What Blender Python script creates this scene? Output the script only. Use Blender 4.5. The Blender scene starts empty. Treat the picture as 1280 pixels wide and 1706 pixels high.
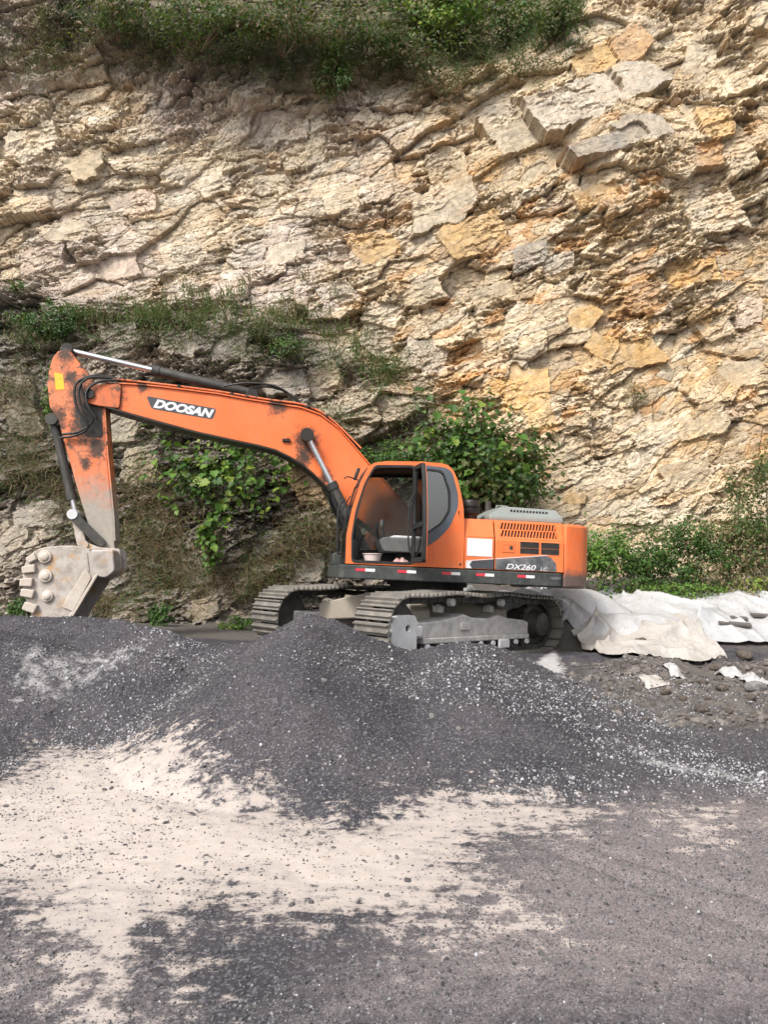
import bpy, bmesh, math, random
import numpy as np
from mathutils import Vector, Matrix, Euler
from mathutils.geometry import tessellate_polygon

scene = bpy.context.scene
COL = scene.collection
random.seed(7)
RNG = np.random.default_rng(11)
R = math.radians

# ------------------------------------------------------------------ camera
CAM_H, PITCH, FPX = 1.6, math.atan(107 / 1232), 1232.0
cam_d = bpy.data.cameras.new('camera')
cam = bpy.data.objects.new('camera', cam_d); COL.objects.link(cam)
cam.location = (0, 0, CAM_H)
cam.rotation_euler = (math.pi / 2 + PITCH, 0, 0)
cam_d.sensor_fit = 'VERTICAL'; cam_d.sensor_height = 36.0; cam_d.lens = FPX / 1706 * 36
cam_d.clip_start = 0.1; cam_d.clip_end = 500
scene.camera = cam

# ------------------------------------------------------------------ sky, sun, exposure
SUN_EL, SUN_AZ = R(46), R(214)      # azimuth clockwise from +Y: behind the camera, a little to its left
world = bpy.data.worlds.new('World'); scene.world = world
world.use_nodes = True
wn, wl = world.node_tree.nodes, world.node_tree.links
wn.clear()
sky = wn.new('ShaderNodeTexSky'); sky.sky_type = 'NISHITA'; sky.sun_disc = False
sky.sun_elevation = SUN_EL; sky.sun_rotation = SUN_AZ
sky.air_density = 1.0; sky.dust_density = 4.0; sky.ozone_density = 1.0
hs = wn.new('ShaderNodeHueSaturation'); hs.inputs['Saturation'].default_value = 0.22
bg = wn.new('ShaderNodeBackground'); bg.inputs['Strength'].default_value = 0.11
wo = wn.new('ShaderNodeOutputWorld')
wl.new(sky.outputs[0], hs.inputs['Color']); wl.new(hs.outputs[0], bg.inputs['Color']); wl.new(bg.outputs[0], wo.inputs['Surface'])
sun_d = bpy.data.lights.new('sun', 'SUN'); sun_d.energy = 1.5; sun_d.angle = R(11); sun_d.color = (1.0, 0.95, 0.87)
sun = bpy.data.objects.new('sun', sun_d); COL.objects.link(sun)
sd = Vector((math.sin(SUN_AZ) * math.cos(SUN_EL), math.cos(SUN_AZ) * math.cos(SUN_EL), math.sin(SUN_EL)))
sun.rotation_euler = sd.to_track_quat('Z', 'Y').to_euler()
scene.view_settings.view_transform = 'Standard'; scene.view_settings.look = 'None'
scene.view_settings.exposure = 1.15; scene.view_settings.gamma = 1.0
scene.render.engine = 'CYCLES'
scene.cycles.max_bounces = 5; scene.cycles.diffuse_bounces = 2; scene.cycles.transparent_max_bounces = 8
scene.cycles.use_denoising = True

# ------------------------------------------------------------------ numeric noise
def h2(ix, iy, seed):
    n = (ix.astype(np.int64) * 374761393 + iy.astype(np.int64) * 668265263 + seed * 1442695041) & 0xffffffff
    n = ((n ^ (n >> 13)) * 1274126177) & 0xffffffff
    n = ((n ^ (n >> 15)) * 2246822519) & 0xffffffff
    return (n ^ (n >> 16)) / 4294967295.0
def vnoise(x, y, seed=0):
    ix, iy = np.floor(x), np.floor(y); fx, fy = x - ix, y - iy
    ux, uy = fx * fx * fx * (fx * (fx * 6 - 15) + 10), fy * fy * fy * (fy * (fy * 6 - 15) + 10)
    a, b = h2(ix, iy, seed), h2(ix + 1, iy, seed); c, d = h2(ix, iy + 1, seed), h2(ix + 1, iy + 1, seed)
    return (a + (b - a) * ux) * (1 - uy) + (c + (d - c) * ux) * uy
def fbm(x, y, seed=0, oct=4):
    s, a, t = 0.0, 0.5, 0.0
    for k in range(oct):
        s = s + a * vnoise(x, y, seed + k * 17); t += a; x, y, a = x * 2.03 + 5.1, y * 2.03 + 3.7, a * 0.5
    return s / t
def facet(x, y, seed):
    """nearest cell of a jittered grid: offset from its centre, four random numbers, distance to the joint"""
    ix, iy = np.floor(x), np.floor(y)
    b1 = np.full(x.shape, 9.0); b2 = np.full(x.shape, 9.0)
    cx = np.zeros(x.shape); cy = np.zeros(x.shape); bx = np.zeros(x.shape); by = np.zeros(x.shape)
    for i in (-1, 0, 1):
        for j in (-1, 0, 1):
            gx, gy = ix + i, iy + j
            px = gx + 0.5 + 0.95 * (h2(gx, gy, seed) - 0.5); py = gy + 0.5 + 0.95 * (h2(gx, gy, seed + 1) - 0.5)
            d = np.abs(x - px) ** 3 + np.abs(y - py) ** 3
            m = d < b1
            b2 = np.where(m, b1, np.minimum(b2, d)); b1 = np.where(m, d, b1)
            cx = np.where(m, gx, cx); cy = np.where(m, gy, cy); bx = np.where(m, x - px, bx); by = np.where(m, y - py, by)
    return bx, by, [h2(cx, cy, seed + 2 + k) for k in range(4)], np.cbrt(b2) - np.cbrt(b1)
def sstep(a, b, x):
    t = np.clip((x - a) / (b - a), 0, 1); return t * t * (3 - 2 * t)

# ------------------------------------------------------------------ photo pixel to a ray (layout measurements)
def pray(px, py):
    s, c = math.sin(PITCH), math.cos(PITCH); u = (853 - py) / FPX
    return np.array([(px - 640) / FPX, c - s * u, s + c * u])
def at_y(px, py, y):
    d = pray(px, py); return np.array([0, 0, CAM_H]) + d * (y / d[1])

# ------------------------------------------------------------------ object helpers
def link(o, parent=None):
    COL.objects.link(o)
    if parent is not None: o.parent = parent
    return o
def tag(o, label=None, cat=None, group=None, kind=None):
    if label: o['label'] = label
    if cat: o['category'] = cat
    if group: o['group'] = group
    if kind: o['kind'] = kind
    return o
def empty(name, loc=(0, 0, 0), rot=(0, 0, 0)):
    o = bpy.data.objects.new(name, None); o.location = loc; o.rotation_euler = rot; o.empty_display_size = 0.2
    return link(o)
def np_mesh(name, V, F, mat=None, smooth=False):
    V = np.asarray(V, dtype=np.float32); F = np.asarray(F, dtype=np.int32); n, k = F.shape
    me = bpy.data.meshes.new(name)
    me.vertices.add(len(V)); me.vertices.foreach_set('co', V.ravel())
    me.loops.add(n * k); me.loops.foreach_set('vertex_index', F.ravel())
    me.polygons.add(n); me.polygons.foreach_set('loop_start', np.arange(0, n * k, k, dtype=np.int32))
    me.polygons.foreach_set('use_smooth', np.full(n, smooth))
    me.update(calc_edges=True)
    if mat: me.materials.append(mat)
    return me
def vcol(me, name, C):
    a = me.color_attributes.new(name, 'FLOAT_COLOR', 'POINT')
    C = np.asarray(C, dtype=np.float32)
    if C.shape[1] == 3: C = np.concatenate([C, np.ones((len(C), 1), np.float32)], 1)
    a.data.foreach_set('color', C.ravel())
def vfloat(me, name, A):
    a = me.attributes.new(name, 'FLOAT', 'POINT'); a.data.foreach_set('value', np.asarray(A, dtype=np.float32).ravel())
def grid_faces(nu, nv):
    i = np.arange(nu - 1)[:, None]; j = np.arange(nv - 1)[None, :]
    a = (i * nv + j).ravel()
    return np.stack([a, a + nv, a + nv + 1, a + 1], 1)

class MB:
    """collects simple solids; build() makes ONE mesh object of them"""
    def __init__(s): s.v = []; s.f = []
    def add(s, V, F):
        o = len(s.v); s.v += [tuple(map(float, p)) for p in V]; s.f += [tuple(i + o for i in q) for q in F]; return s
    def box(s, c, d, rot=None):
        V = [Vector((x * d[0] / 2, y * d[1] / 2, z * d[2] / 2)) for x in (-1, 1) for y in (-1, 1) for z in (-1, 1)]
        if rot is not None: V = [Euler(rot).to_matrix() @ p for p in V]
        V = [p + Vector(c) for p in V]
        return s.add(V, [(0, 1, 3, 2), (4, 6, 7, 5), (0, 4, 5, 1), (2, 3, 7, 6), (0, 2, 6, 4), (1, 5, 7, 3)])
    def prism(s, poly, a, b, axis='y'):
        n = len(poly)
        P = {'y': lambda p, t: (p[0], t, p[1]), 'z': lambda p, t: (p[0], p[1], t), 'x': lambda p, t: (t, p[0], p[1])}[axis]
        V = [P(p, a) for p in poly] + [P(p, b) for p in poly]
        F = [tuple(range(n)), tuple(range(2 * n - 1, n - 1, -1))] + [(i, i + n, (i + 1) % n + n, (i + 1) % n) for i in range(n)]
        return s.add(V, F)
    def plate(s, loops, a, b):
        """plate in the x-z plane with holes (loops[1:]) between y=a and y=b"""
        flat = [p for l in loops for p in l]
        tri = tessellate_polygon([[Vector((p[0], p[1], 0)) for p in l] for l in loops])
        n = len(flat)
        V = [(p[0], a, p[1]) for p in flat] + [(p[0], b, p[1]) for p in flat]
        F = [tuple(t) for t in tri] + [tuple(i + n for i in reversed(t)) for t in tri]
        o = 0
        for l in loops:
            m = len(l)
            for i in range(m):
                p, q = o + i, o + (i + 1) % m
                F.append((p, p + n, q + n, q))
            o += m
        return s.add(V, F)
    def cyl(s, p0, p1, r0, r1=None, n=20, cap=True):
        r1 = r0 if r1 is None else r1
        p0, p1 = Vector(p0), Vector(p1); d = (p1 - p0).normalized()
        u = d.orthogonal().normalized(); w = d.cross(u)
        V = [p + (u * math.cos(t) + w * math.sin(t)) * r for p, r in ((p0, r0), (p1, r1)) for t in [2 * math.pi * k / n for k in range(n)]]
        F = [(k, (k + 1) % n, (k + 1) % n + n, k + n) for k in range(n)]
        if cap: F += [tuple(reversed(range(n))), tuple(range(n, 2 * n))]
        return s.add(V, F)
    def lathe(s, p0, d, prof, n=24):
        """prof: list of (along, radius)"""
        p0, d = Vector(p0), Vector(d).normalized(); u = d.orthogonal().normalized(); w = d.cross(u)
        V = []
        for a, r in prof:
            V += [p0 + d * a + (u * math.cos(2 * math.pi * k / n) + w * math.sin(2 * math.pi * k / n)) * max(r, 1e-4) for k in range(n)]
        F = [(i * n + k, i * n + (k + 1) % n, (i + 1) * n + (k + 1) % n, (i + 1) * n + k) for i in range(len(prof) - 1) for k in range(n)]
        F += [tuple(reversed(range(n))), tuple(range((len(prof) - 1) * n, len(prof) * n))]
        return s.add(V, F)
    def tube(s, pts, r, n=8, sub=6):
        P = [Vector(p) for p in pts]
        if sub > 1 and len(P) > 2:
            Q = []
            for i in range(len(P) - 1):
                a, b, c, d = P[max(i - 1, 0)], P[i], P[i + 1], P[min(i + 2, len(P) - 1)]
                for k in range(sub):
                    t = k / sub
                    Q.append(0.5 * ((2 * b) + (c - a) * t + (2 * a - 5 * b + 4 * c - d) * t * t + (3 * b - a - 3 * c + d) * t ** 3))
            P = Q + [P[-1]]
        V, F = [], []; u = None
        for i, p in enumerate(P):
            d = (P[min(i + 1, len(P) - 1)] - P[max(i - 1, 0)]).normalized()
            u = (d.orthogonal() if u is None else (u - d * u.dot(d))).normalized(); w = d.cross(u)
            rr = r if not callable(r) else r(i / (len(P) - 1))
            V += [p + (u * math.cos(2 * math.pi * k / n) + w * math.sin(2 * math.pi * k / n)) * rr for k in range(n)]
        for i in range(len(P) - 1):
            F += [(i * n + k, i * n + (k + 1) % n, (i + 1) * n + (k + 1) % n, (i + 1) * n + k) for k in range(n)]
        F += [tuple(reversed(range(n))), tuple(range((len(P) - 1) * n, len(P) * n))]
        return s.add(V, F)
    def mesh(s, name, mat, smooth=35):
        me = bpy.data.meshes.new(name); me.from_pydata(s.v, [], s.f)
        bm = bmesh.new(); bm.from_mesh(me); bmesh.ops.recalc_face_normals(bm, faces=bm.faces); bm.to_mesh(me); bm.free()
        me.materials.append(mat)
        if smooth:
            me.polygons.foreach_set('use_smooth', [True] * len(me.polygons)); me.set_sharp_from_angle(angle=R(smooth))
        return me
    def build(s, name, mat, parent=None, bevel=0.0, smooth=35, xf=None, seg=2):
        o = bpy.data.objects.new(name, s.mesh(name, mat, smooth)); link(o, parent)
        if xf is not None: o.matrix_basis = xf
        if bevel:
            b = o.modifiers.new('bevel', 'BEVEL'); b.width = bevel; b.segments = seg; b.limit_method = 'ANGLE'; b.angle_limit = R(40)
        return o

def rounded(poly, r, n=4):
    out = []
    N = len(poly)
    for i in range(N):
        p, a, b = Vector(poly[i]), Vector(poly[i - 1]), Vector(poly[(i + 1) % N])
        da, db = (a - p), (b - p); rr = min(r, da.length * 0.45, db.length * 0.45)
        s, e = p + da.normalized() * rr, p + db.normalized() * rr
        for k in range(n + 1):
            t = k / n; out.append(tuple((1 - t) ** 2 * s + 2 * t * (1 - t) * p + t * t * e))
    return out

# ------------------------------------------------------------------ materials
def newmat(name):
    m = bpy.data.materials.new(name); m.use_nodes = True
    nt = m.node_tree; nt.nodes.clear()
    out = nt.nodes.new('ShaderNodeOutputMaterial'); b = nt.nodes.new('ShaderNodeBsdfPrincipled')
    nt.links.new(b.outputs[0], out.inputs[0])
    return m, nt, b, out
def N(nt, kind, **kw):
    n = nt.nodes.new(kind)
    for k, v in kw.items():
        if k.startswith('_'): setattr(n, k[1:], v)
        else: n.inputs[k.replace('__', ' ')].default_value = v
    return n
def mixc(nt, fac, a, b, blend='MIX'):
    m = nt.nodes.new('ShaderNodeMix'); m.data_type = 'RGBA'; m.blend_type = blend
    for i, s in ((0, fac), (6, a), (7, b)):
        if hasattr(s, 'is_linked') or hasattr(s, 'links'): nt.links.new(s, m.inputs[i])
        else: m.inputs[i].default_value = s if i == 0 else (tuple(s) + (1,) if len(s) == 3 else s)
    return m.outputs[2]
def ramp(nt, fac, stops):
    r = nt.nodes.new('ShaderNodeValToRGB'); e = r.color_ramp.elements
    while len(e) < len(stops): e.new(0.5)
    for el, (p, c) in zip(e, stops):
        el.position = p; el.color = (c, c, c, 1) if not hasattr(c, '__len__') else tuple(c) + (1,)
    nt.links.new(fac, r.inputs[0]); return r.outputs[0]
def mathn(nt, op, a, b=None, clamp=False):
    m = nt.nodes.new('ShaderNodeMath'); m.operation = op; m.use_clamp = clamp
    for i, s in ((0, a), (1, b)):
        if s is None: continue
        if hasattr(s, 'links'): nt.links.new(s, m.inputs[i])
        else: m.inputs[i].default_value = s
    return m.outputs[0]
def coords(nt, which='Object'):
    return nt.nodes.new('ShaderNodeTexCoord').outputs[which]
def noise(nt, co, scale, detail=4, rough=0.6, out=0):
    n = N(nt, 'ShaderNodeTexNoise', Scale=scale, Detail=detail, Roughness=rough); nt.links.new(co, n.inputs['Vector']); return n.outputs[out]
def bump(nt, b, h, strength=0.3, dist=0.01):
    n = N(nt, 'ShaderNodeBump', Strength=strength, Distance=dist); nt.links.new(h, n.inputs['Height']); nt.links.new(n.outputs[0], b.inputs['Normal'])
def paint(name, base, rough=0.45, metal=0.0, dirt=(0.30, 0.25, 0.20), amount=0.45, chips=None, chipcut=0.66, chipscale=14, zmud=None, xmud=None, streak=0.0, stains=(), mud=(0.36, 0.32, 0.28), fade=None, spec=0.4):
    """worn paint or metal: dusty film, optional chips and a mud line given in the part's own coordinates"""
    m, nt, b, out = newmat(name); co = coords(nt)
    c = mixc(nt, ramp(nt, noise(nt, co, 2.2, 5), [(0.3, 0.0), (0.75, 1.0)]), base, fade or tuple(x * 0.82 for x in base))
    d = ramp(nt, noise(nt, co, 5.5, 8, 0.7), [(0.42, 0.0), (0.78, amount)])
    c = mixc(nt, d, c, dirt)
    g = ramp(nt, noise(nt, co, 60, 4, 0.7), [(0.35, 0.0), (0.75, 0.16)])
    c = mixc(nt, g, c, tuple(x * 0.5 for x in dirt))
    if chips:
        k = mathn(nt, 'MULTIPLY', ramp(nt, noise(nt, co, chipscale, 6, 0.72), [(chipcut, 0.0), (chipcut + 0.03, 1.0)]), ramp(nt, noise(nt, co, 1.7, 2), [(0.42, 0.0), (0.56, 1.0)]))
        c = mixc(nt, k, c, chips)
    if streak:
        mp = nt.nodes.new('ShaderNodeMapping'); nt.links.new(co, mp.inputs[0]); mp.inputs['Scale'].default_value = (9, 9, 0.9)
        c = mixc(nt, ramp(nt, noise(nt, mp.outputs[0], 1.6, 5, 0.7), [(0.5, 0.0), (0.78, streak)]), c, (0.20, 0.11, 0.07))
        c = mixc(nt, ramp(nt, noise(nt, co, 0.9, 4, 0.6), [(0.42, 0.0), (0.72, 0.3)]), c, (0.78, 0.27, 0.12))
    for (sx0, sz0, sr) in stains:
        q = nt.nodes.new('ShaderNodeVectorMath'); q.operation = 'MULTIPLY'; nt.links.new(co, q.inputs[0]); q.inputs[1].default_value = (1, 0, 0.75)
        ds = nt.nodes.new('ShaderNodeVectorMath'); ds.operation = 'DISTANCE'; nt.links.new(q.outputs[0], ds.inputs[0]); ds.inputs[1].default_value = (sx0, 0, sz0 * 0.75)
        w = mathn(nt, 'ADD', ds.outputs['Value'], mathn(nt, 'MULTIPLY', mathn(nt, 'SUBTRACT', noise(nt, co, 11, 5, 0.75), 0.5), sr * 2.2))
        c = mixc(nt, ramp(nt, w, [(sr * .45, 0.92), (sr, 0.0)]), c, (0.035, 0.028, 0.022))
    if zmud or xmud:
        sx = nt.nodes.new('ShaderNodeSeparateXYZ'); nt.links.new(co, sx.inputs[0])
        z0, z1 = zmud or xmud
        w = mathn(nt, 'ADD', sx.outputs[2 if zmud else 0], mathn(nt, 'MULTIPLY', mathn(nt, 'SUBTRACT', noise(nt, co, 4.5, 6, 0.65), 0.5), (z1 - z0) * 1.6))
        mr = N(nt, 'ShaderNodeMapRange'); nt.links.new(w, mr.inputs[0])
        mr.inputs[1].default_value, mr.inputs[2].default_value, mr.inputs[3].default_value, mr.inputs[4].default_value = z0, z1, 1.0, 0.0
        mc = mixc(nt, noise(nt, co, 14, 5), mud, tuple(x * 0.6 for x in mud))
        c = mixc(nt, mr.outputs[0], c, mc)
    nt.links.new(c, b.inputs['Base Color'])
    rr = ramp(nt, noise(nt, co, 9, 5), [(0.3, rough * 0.85), (0.8, min(1, rough * 1.4))])
    nt.links.new(rr, b.inputs['Roughness'])
    b.inputs['Metallic'].default_value = metal; b.inputs['Specular IOR Level'].default_value = spec
    bump(nt, b, noise(nt, co, 45, 5), 0.12, 0.004)
    return m
M = {}
ORANGE = (0.80, 0.145, 0.028); FADED = (0.80, 0.185, 0.05)
M['orange'] = paint('orange_paint', ORANGE, 0.42, streak=0.4, amount=0.24, dirt=(0.42, 0.24, 0.14), fade=FADED, chips=(0.10, 0.06, 0.045), chipcut=0.73)
M['orange_boom'] = paint('boom_paint', ORANGE, 0.42, streak=0.45, stains=((2.27, 3.50, .26), (2.30, 3.2, .16), (5.62, 4.08, .30), (2.8, 4.16, .22), (5.1, 4.28, .12), (1.9, 2.9, .14)), amount=0.22, dirt=(0.40, 0.20, 0.11), fade=FADED, chips=(0.06, 0.04, 0.03), chipcut=0.66, chipscale=9)
M['orange_arm'] = paint('arm_paint', (0.72, 0.155, 0.045), 0.5, streak=0.75, stains=((6.0, 4.0, .42), (6.0, 3.55, .3), (6.48, 3.6, .22), (6.42, 4.82, .22), (5.8, 3.2, .18), (6.3, 4.35, .12), (5.95, 2.9, .10)), amount=0.30, fade=(0.70, 0.22, 0.09), chips=(0.06, 0.045, 0.035), chipcut=0.53, chipscale=8, zmud=(2.15, 2.85), mud=(0.40, 0.36, 0.31))
M['orange_weight'] = paint('counterweight_paint', ORANGE, 0.45, streak=0.5, amount=0.25, fade=FADED, chips=(0.16, 0.07, 0.05), chipcut=0.60, zmud=(1.30, 1.46), mud=(0.17, 0.115, 0.10))
M['cheek'] = paint('greasy_boom_tip', (0.72, 0.155, 0.045), 0.5, amount=0.5, dirt=(0.05, 0.04, 0.035), chips=(0.03, 0.025, 0.02), chipcut=0.47, chipscale=6, streak=.8)
M['deck'] = paint('deck_paint', (0.035, 0.042, 0.042), 0.6, amount=0.55, dirt=(0.17, 0.16, 0.14))
M['black'] = paint('black_rubber', (0.014, 0.015, 0.016), 0.55, amount=0.22, dirt=(0.10, 0.09, 0.08))
M['hose'] = paint('hose_rubber', (0.014, 0.014, 0.014), 0.5, amount=0.15, dirt=(0.08, 0.07, 0.06))
M['steel_dark'] = paint('dark_steel', (0.05, 0.05, 0.048), 0.55, 0.3, amount=0.6, dirt=(0.16, 0.14, 0.12))
M['grease_and_shade'] = paint('grease_and_shade_steel', (0.022, 0.020, 0.018), 0.4, 0.2, amount=0.25, dirt=(0.1, 0.08, 0.06))
M['track'] = paint('track_steel', (0.17, 0.16, 0.145), 0.5, 0.15, amount=0.9, dirt=(0.33, 0.29, 0.245))
M['frame_dust'] = paint('dusty_track_frame', (0.52, 0.49, 0.47), 0.8, amount=0.75, dirt=(0.13, 0.12, 0.11), fade=(0.64, 0.61, 0.58))
M['yoke'] = paint('pale_worn_yoke', (0.50, 0.50, 0.51), 0.55, amount=0.55, dirt=(0.34, 0.31, 0.29), fade=(0.70, 0.70, 0.72))
M['carbody'] = paint('dusty_car_body', (0.40, 0.35, 0.29), 0.85, amount=0.7, dirt=(0.28, 0.24, 0.19))
M['bucket'] = paint('worn_bucket_steel', (0.44, 0.39, 0.355), 0.6, 0.15, amount=1.0, dirt=(0.21, 0.165, 0.13), fade=(0.54, 0.49, 0.45), chips=(0.46, 0.30, 0.16), chipcut=0.55, chipscale=3)
M['bucket_in'] = paint('bucket_inner_steel', (0.09, 0.085, 0.08), 0.6, 0.2, amount=0.6, dirt=(0.14, 0.13, 0.12))
M['wear'] = paint('wear_block_steel', (0.52, 0.45, 0.39), 0.6, 0.1, amount=0.6, dirt=(0.36, 0.28, 0.22), fade=(0.60, 0.54, 0.48))
M['chrome'] = paint('cylinder_rod_chrome', (0.75, 0.76, 0.78), 0.22, 0.85, amount=0.12)
M['grey_cover'] = paint('hood_cover_grey', (0.20, 0.225, 0.215), 0.5, amount=0.4, dirt=(0.28, 0.25, 0.2), fade=(0.25, 0.275, 0.265))
M['decal'] = paint('charcoal_decal', (0.055, 0.062, 0.072), 0.45, amount=0.15, dirt=(0.14, 0.14, 0.14))
M['decal_dusty'] = paint('dusty_charcoal_decal', (0.060, 0.070, 0.080), 0.5, amount=0.85, dirt=(0.33, 0.31, 0.30))
M['blueband'] = paint('cab_band_decal', (0.10, 0.125, 0.16), 0.4, amount=0.25, dirt=(0.16, 0.15, 0.14), fade=(0.075, 0.085, 0.10))
M['white'] = paint('white_print', (0.80, 0.80, 0.82), 0.5, amount=0.12, dirt=(0.5, 0.47, 0.42))
M['ivory'] = paint('basin_plastic', (0.80, 0.66, 0.62), 0.35, amount=0.05)
M['red'] = paint('red_reflector', (0.62, 0.03, 0.06), 0.35, amount=0.2)
M['yellow'] = paint('yellow_sticker', (0.80, 0.55, 0.03), 0.45, amount=0.3, dirt=(0.35, 0.28, 0.1), chips=(0.2, 0.12, 0.04), chipcut=0.58)
M['seat'] = paint('seat_cloth', (0.07, 0.075, 0.08), 0.9, amount=0.5, dirt=(0.2, 0.19, 0.17))
M['lining'] = paint('cab_lining', (0.10, 0.105, 0.105), 0.8, amount=0.5, dirt=(0.22, 0.2, 0.18))
M['cushion'] = paint('checked_cushion_cloth', (0.62, 0.62, 0.66), 0.95, amount=0.6, dirt=(0.14, 0.13, 0.14))
M['cloth'] = paint('pink_rag_cloth', (0.42, 0.20, 0.20), 0.95, amount=0.8, dirt=(0.55, 0.48, 0.45))
M['wood'] = paint('weathered_timber', (0.10, 0.09, 0.085), 0.9, amount=0.5, dirt=(0.2, 0.18, 0.16))
def glass(name, tint, gloss=0.12):
    m, nt, b, out = newmat(name); nt.nodes.remove(b)
    t = N(nt, 'ShaderNodeBsdfTransparent', Color=tuple(tint) + (1,)); g = N(nt, 'ShaderNodeBsdfGlossy', Roughness=0.03)
    fr = N(nt, 'ShaderNodeFresnel', IOR=1.5)
    mx = nt.nodes.new('ShaderNodeMixShader')
    nt.links.new(mathn(nt, 'ADD', fr.outputs[0], gloss, True), mx.inputs[0]); nt.links.new(t.outputs[0], mx.inputs[1]); nt.links.new(g.outputs[0], mx.inputs[2])
    nt.links.new(mx.outputs[0], out.inputs[0]); return m
M['glass'] = glass('window_glass', (0.72, 0.78, 0.76), 0.03)
def pale_film_glass():
    m, nt, b, out = newmat('pale_film_glass'); co = coords(nt)  # patchy pale film mixed over a transparent pane
    nt.links.new(mixc(nt, noise(nt, co, 3, 4), (0.34, 0.32, 0.31), (0.52, 0.50, 0.47)), b.inputs['Base Color']); b.inputs['Roughness'].default_value = 0.15
    t = N(nt, 'ShaderNodeBsdfTransparent', Color=(0.7, 0.76, 0.72, 1)); mx = nt.nodes.new('ShaderNodeMixShader')
    nt.links.new(ramp(nt, noise(nt, co, 2.0, 4), [(0.35, 0.12), (0.7, 0.38)]), mx.inputs[0]); nt.links.new(t.outputs[0], mx.inputs[1]); nt.links.new(b.outputs[0], mx.inputs[2])
    nt.links.new(mx.outputs[0], out.inputs[0]); return m
M['glass_pale_film'] = pale_film_glass()
M['glass_dark'] = glass('tinted_glass', (0.22, 0.26, 0.29), 0.20)

def leafmat(name):
    m, nt, b, out = newmat(name)
    a = N(nt, 'ShaderNodeAttribute', _attribute_name='Col'); 
    c = a.outputs['Color']
    nt.links.new(c, b.inputs['Base Color']); b.inputs['Roughness'].default_value = 0.5; b.inputs['Specular IOR Level'].default_value = 0.35
    t = nt.nodes.new('ShaderNodeBsdfTranslucent'); nt.links.new(mixc(nt, 0.5, c, (0.18, 0.28, 0.03)), t.inputs[0])
    mx = N(nt, 'ShaderNodeMixShader', Fac=0.3); nt.links.new(b.outputs[0], mx.inputs[1]); nt.links.new(t.outputs[0], mx.inputs[2])
    nt.links.new(mx.outputs[0], out.inputs[0]); return m
M['leaf'] = leafmat('leaf')
M['stem'] = paint('woody_stem', (0.14, 0.10, 0.06), 0.9, amount=0.4)

def rockmat(name, attr=True, base=(0.5, 0.4, 0.28), bscale=1.0):
    m, nt, b, out = newmat(name); co = coords(nt)
    if attr: c = N(nt, 'ShaderNodeAttribute', _attribute_name='Col').outputs['Color']
    else: c = mixc(nt, noise(nt, co, 1.3, 5), base, tuple(x * 0.8 for x in base))
    n1 = ramp(nt, noise(nt, co, 7, 6, 0.72), [(0.30, 0.56), (0.52, 1.0), (0.72, 1.24)])
    c = mixc(nt, 1.0, c, n1, 'MULTIPLY')
    st = nt.nodes.new('ShaderNodeMapping'); nt.links.new(co, st.inputs[0]); st.inputs['Scale'].default_value = (3.5, 3.5, 0.5)
    s = ramp(nt, noise(nt, st.outputs[0], 1.6, 4, 0.65), [(0.52, 0.0), (0.74, 0.6)])
    c = mixc(nt, s, c, (0.30, 0.24, 0.17))
    s2 = ramp(nt, noise(nt, co, 22, 4, 0.75), [(0.56, 0.0), (0.68, 0.65)])
    c = mixc(nt, s2, c, (0.20, 0.15, 0.10))
    s3 = ramp(nt, noise(nt, co, 2.9, 5, 0.7), [(0.54, 0.0), (0.74, 0.42)])
    c = mixc(nt, s3, c, (0.62, 0.54, 0.42))
    nt.links.new(c, b.inputs['Base Color']); b.inputs['Roughness'].default_value = 0.92; b.inputs['Specular IOR Level'].default_value = 0.2
    hgt = mathn(nt, 'ADD', noise(nt, co, 26 * bscale, 4, 0.75), mathn(nt, 'MULTIPLY', noise(nt, co, 70 * bscale, 2), 0.5))
    bump(nt, b, hgt, 0.8, 0.025)
    return m
M['cliff'] = rockmat('fractured_rock')

def stonemat():
    m, nt, b, out = newmat('gravel_stone')
    a = N(nt, 'ShaderNodeAttribute', _attribute_name='tint', _attribute_type='INSTANCER')
    nt.links.new(a.outputs['Color'], b.inputs['Base Color']); b.inputs['Roughness'].default_value = 0.85
    return m
M['stone'] = stonemat()

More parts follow.
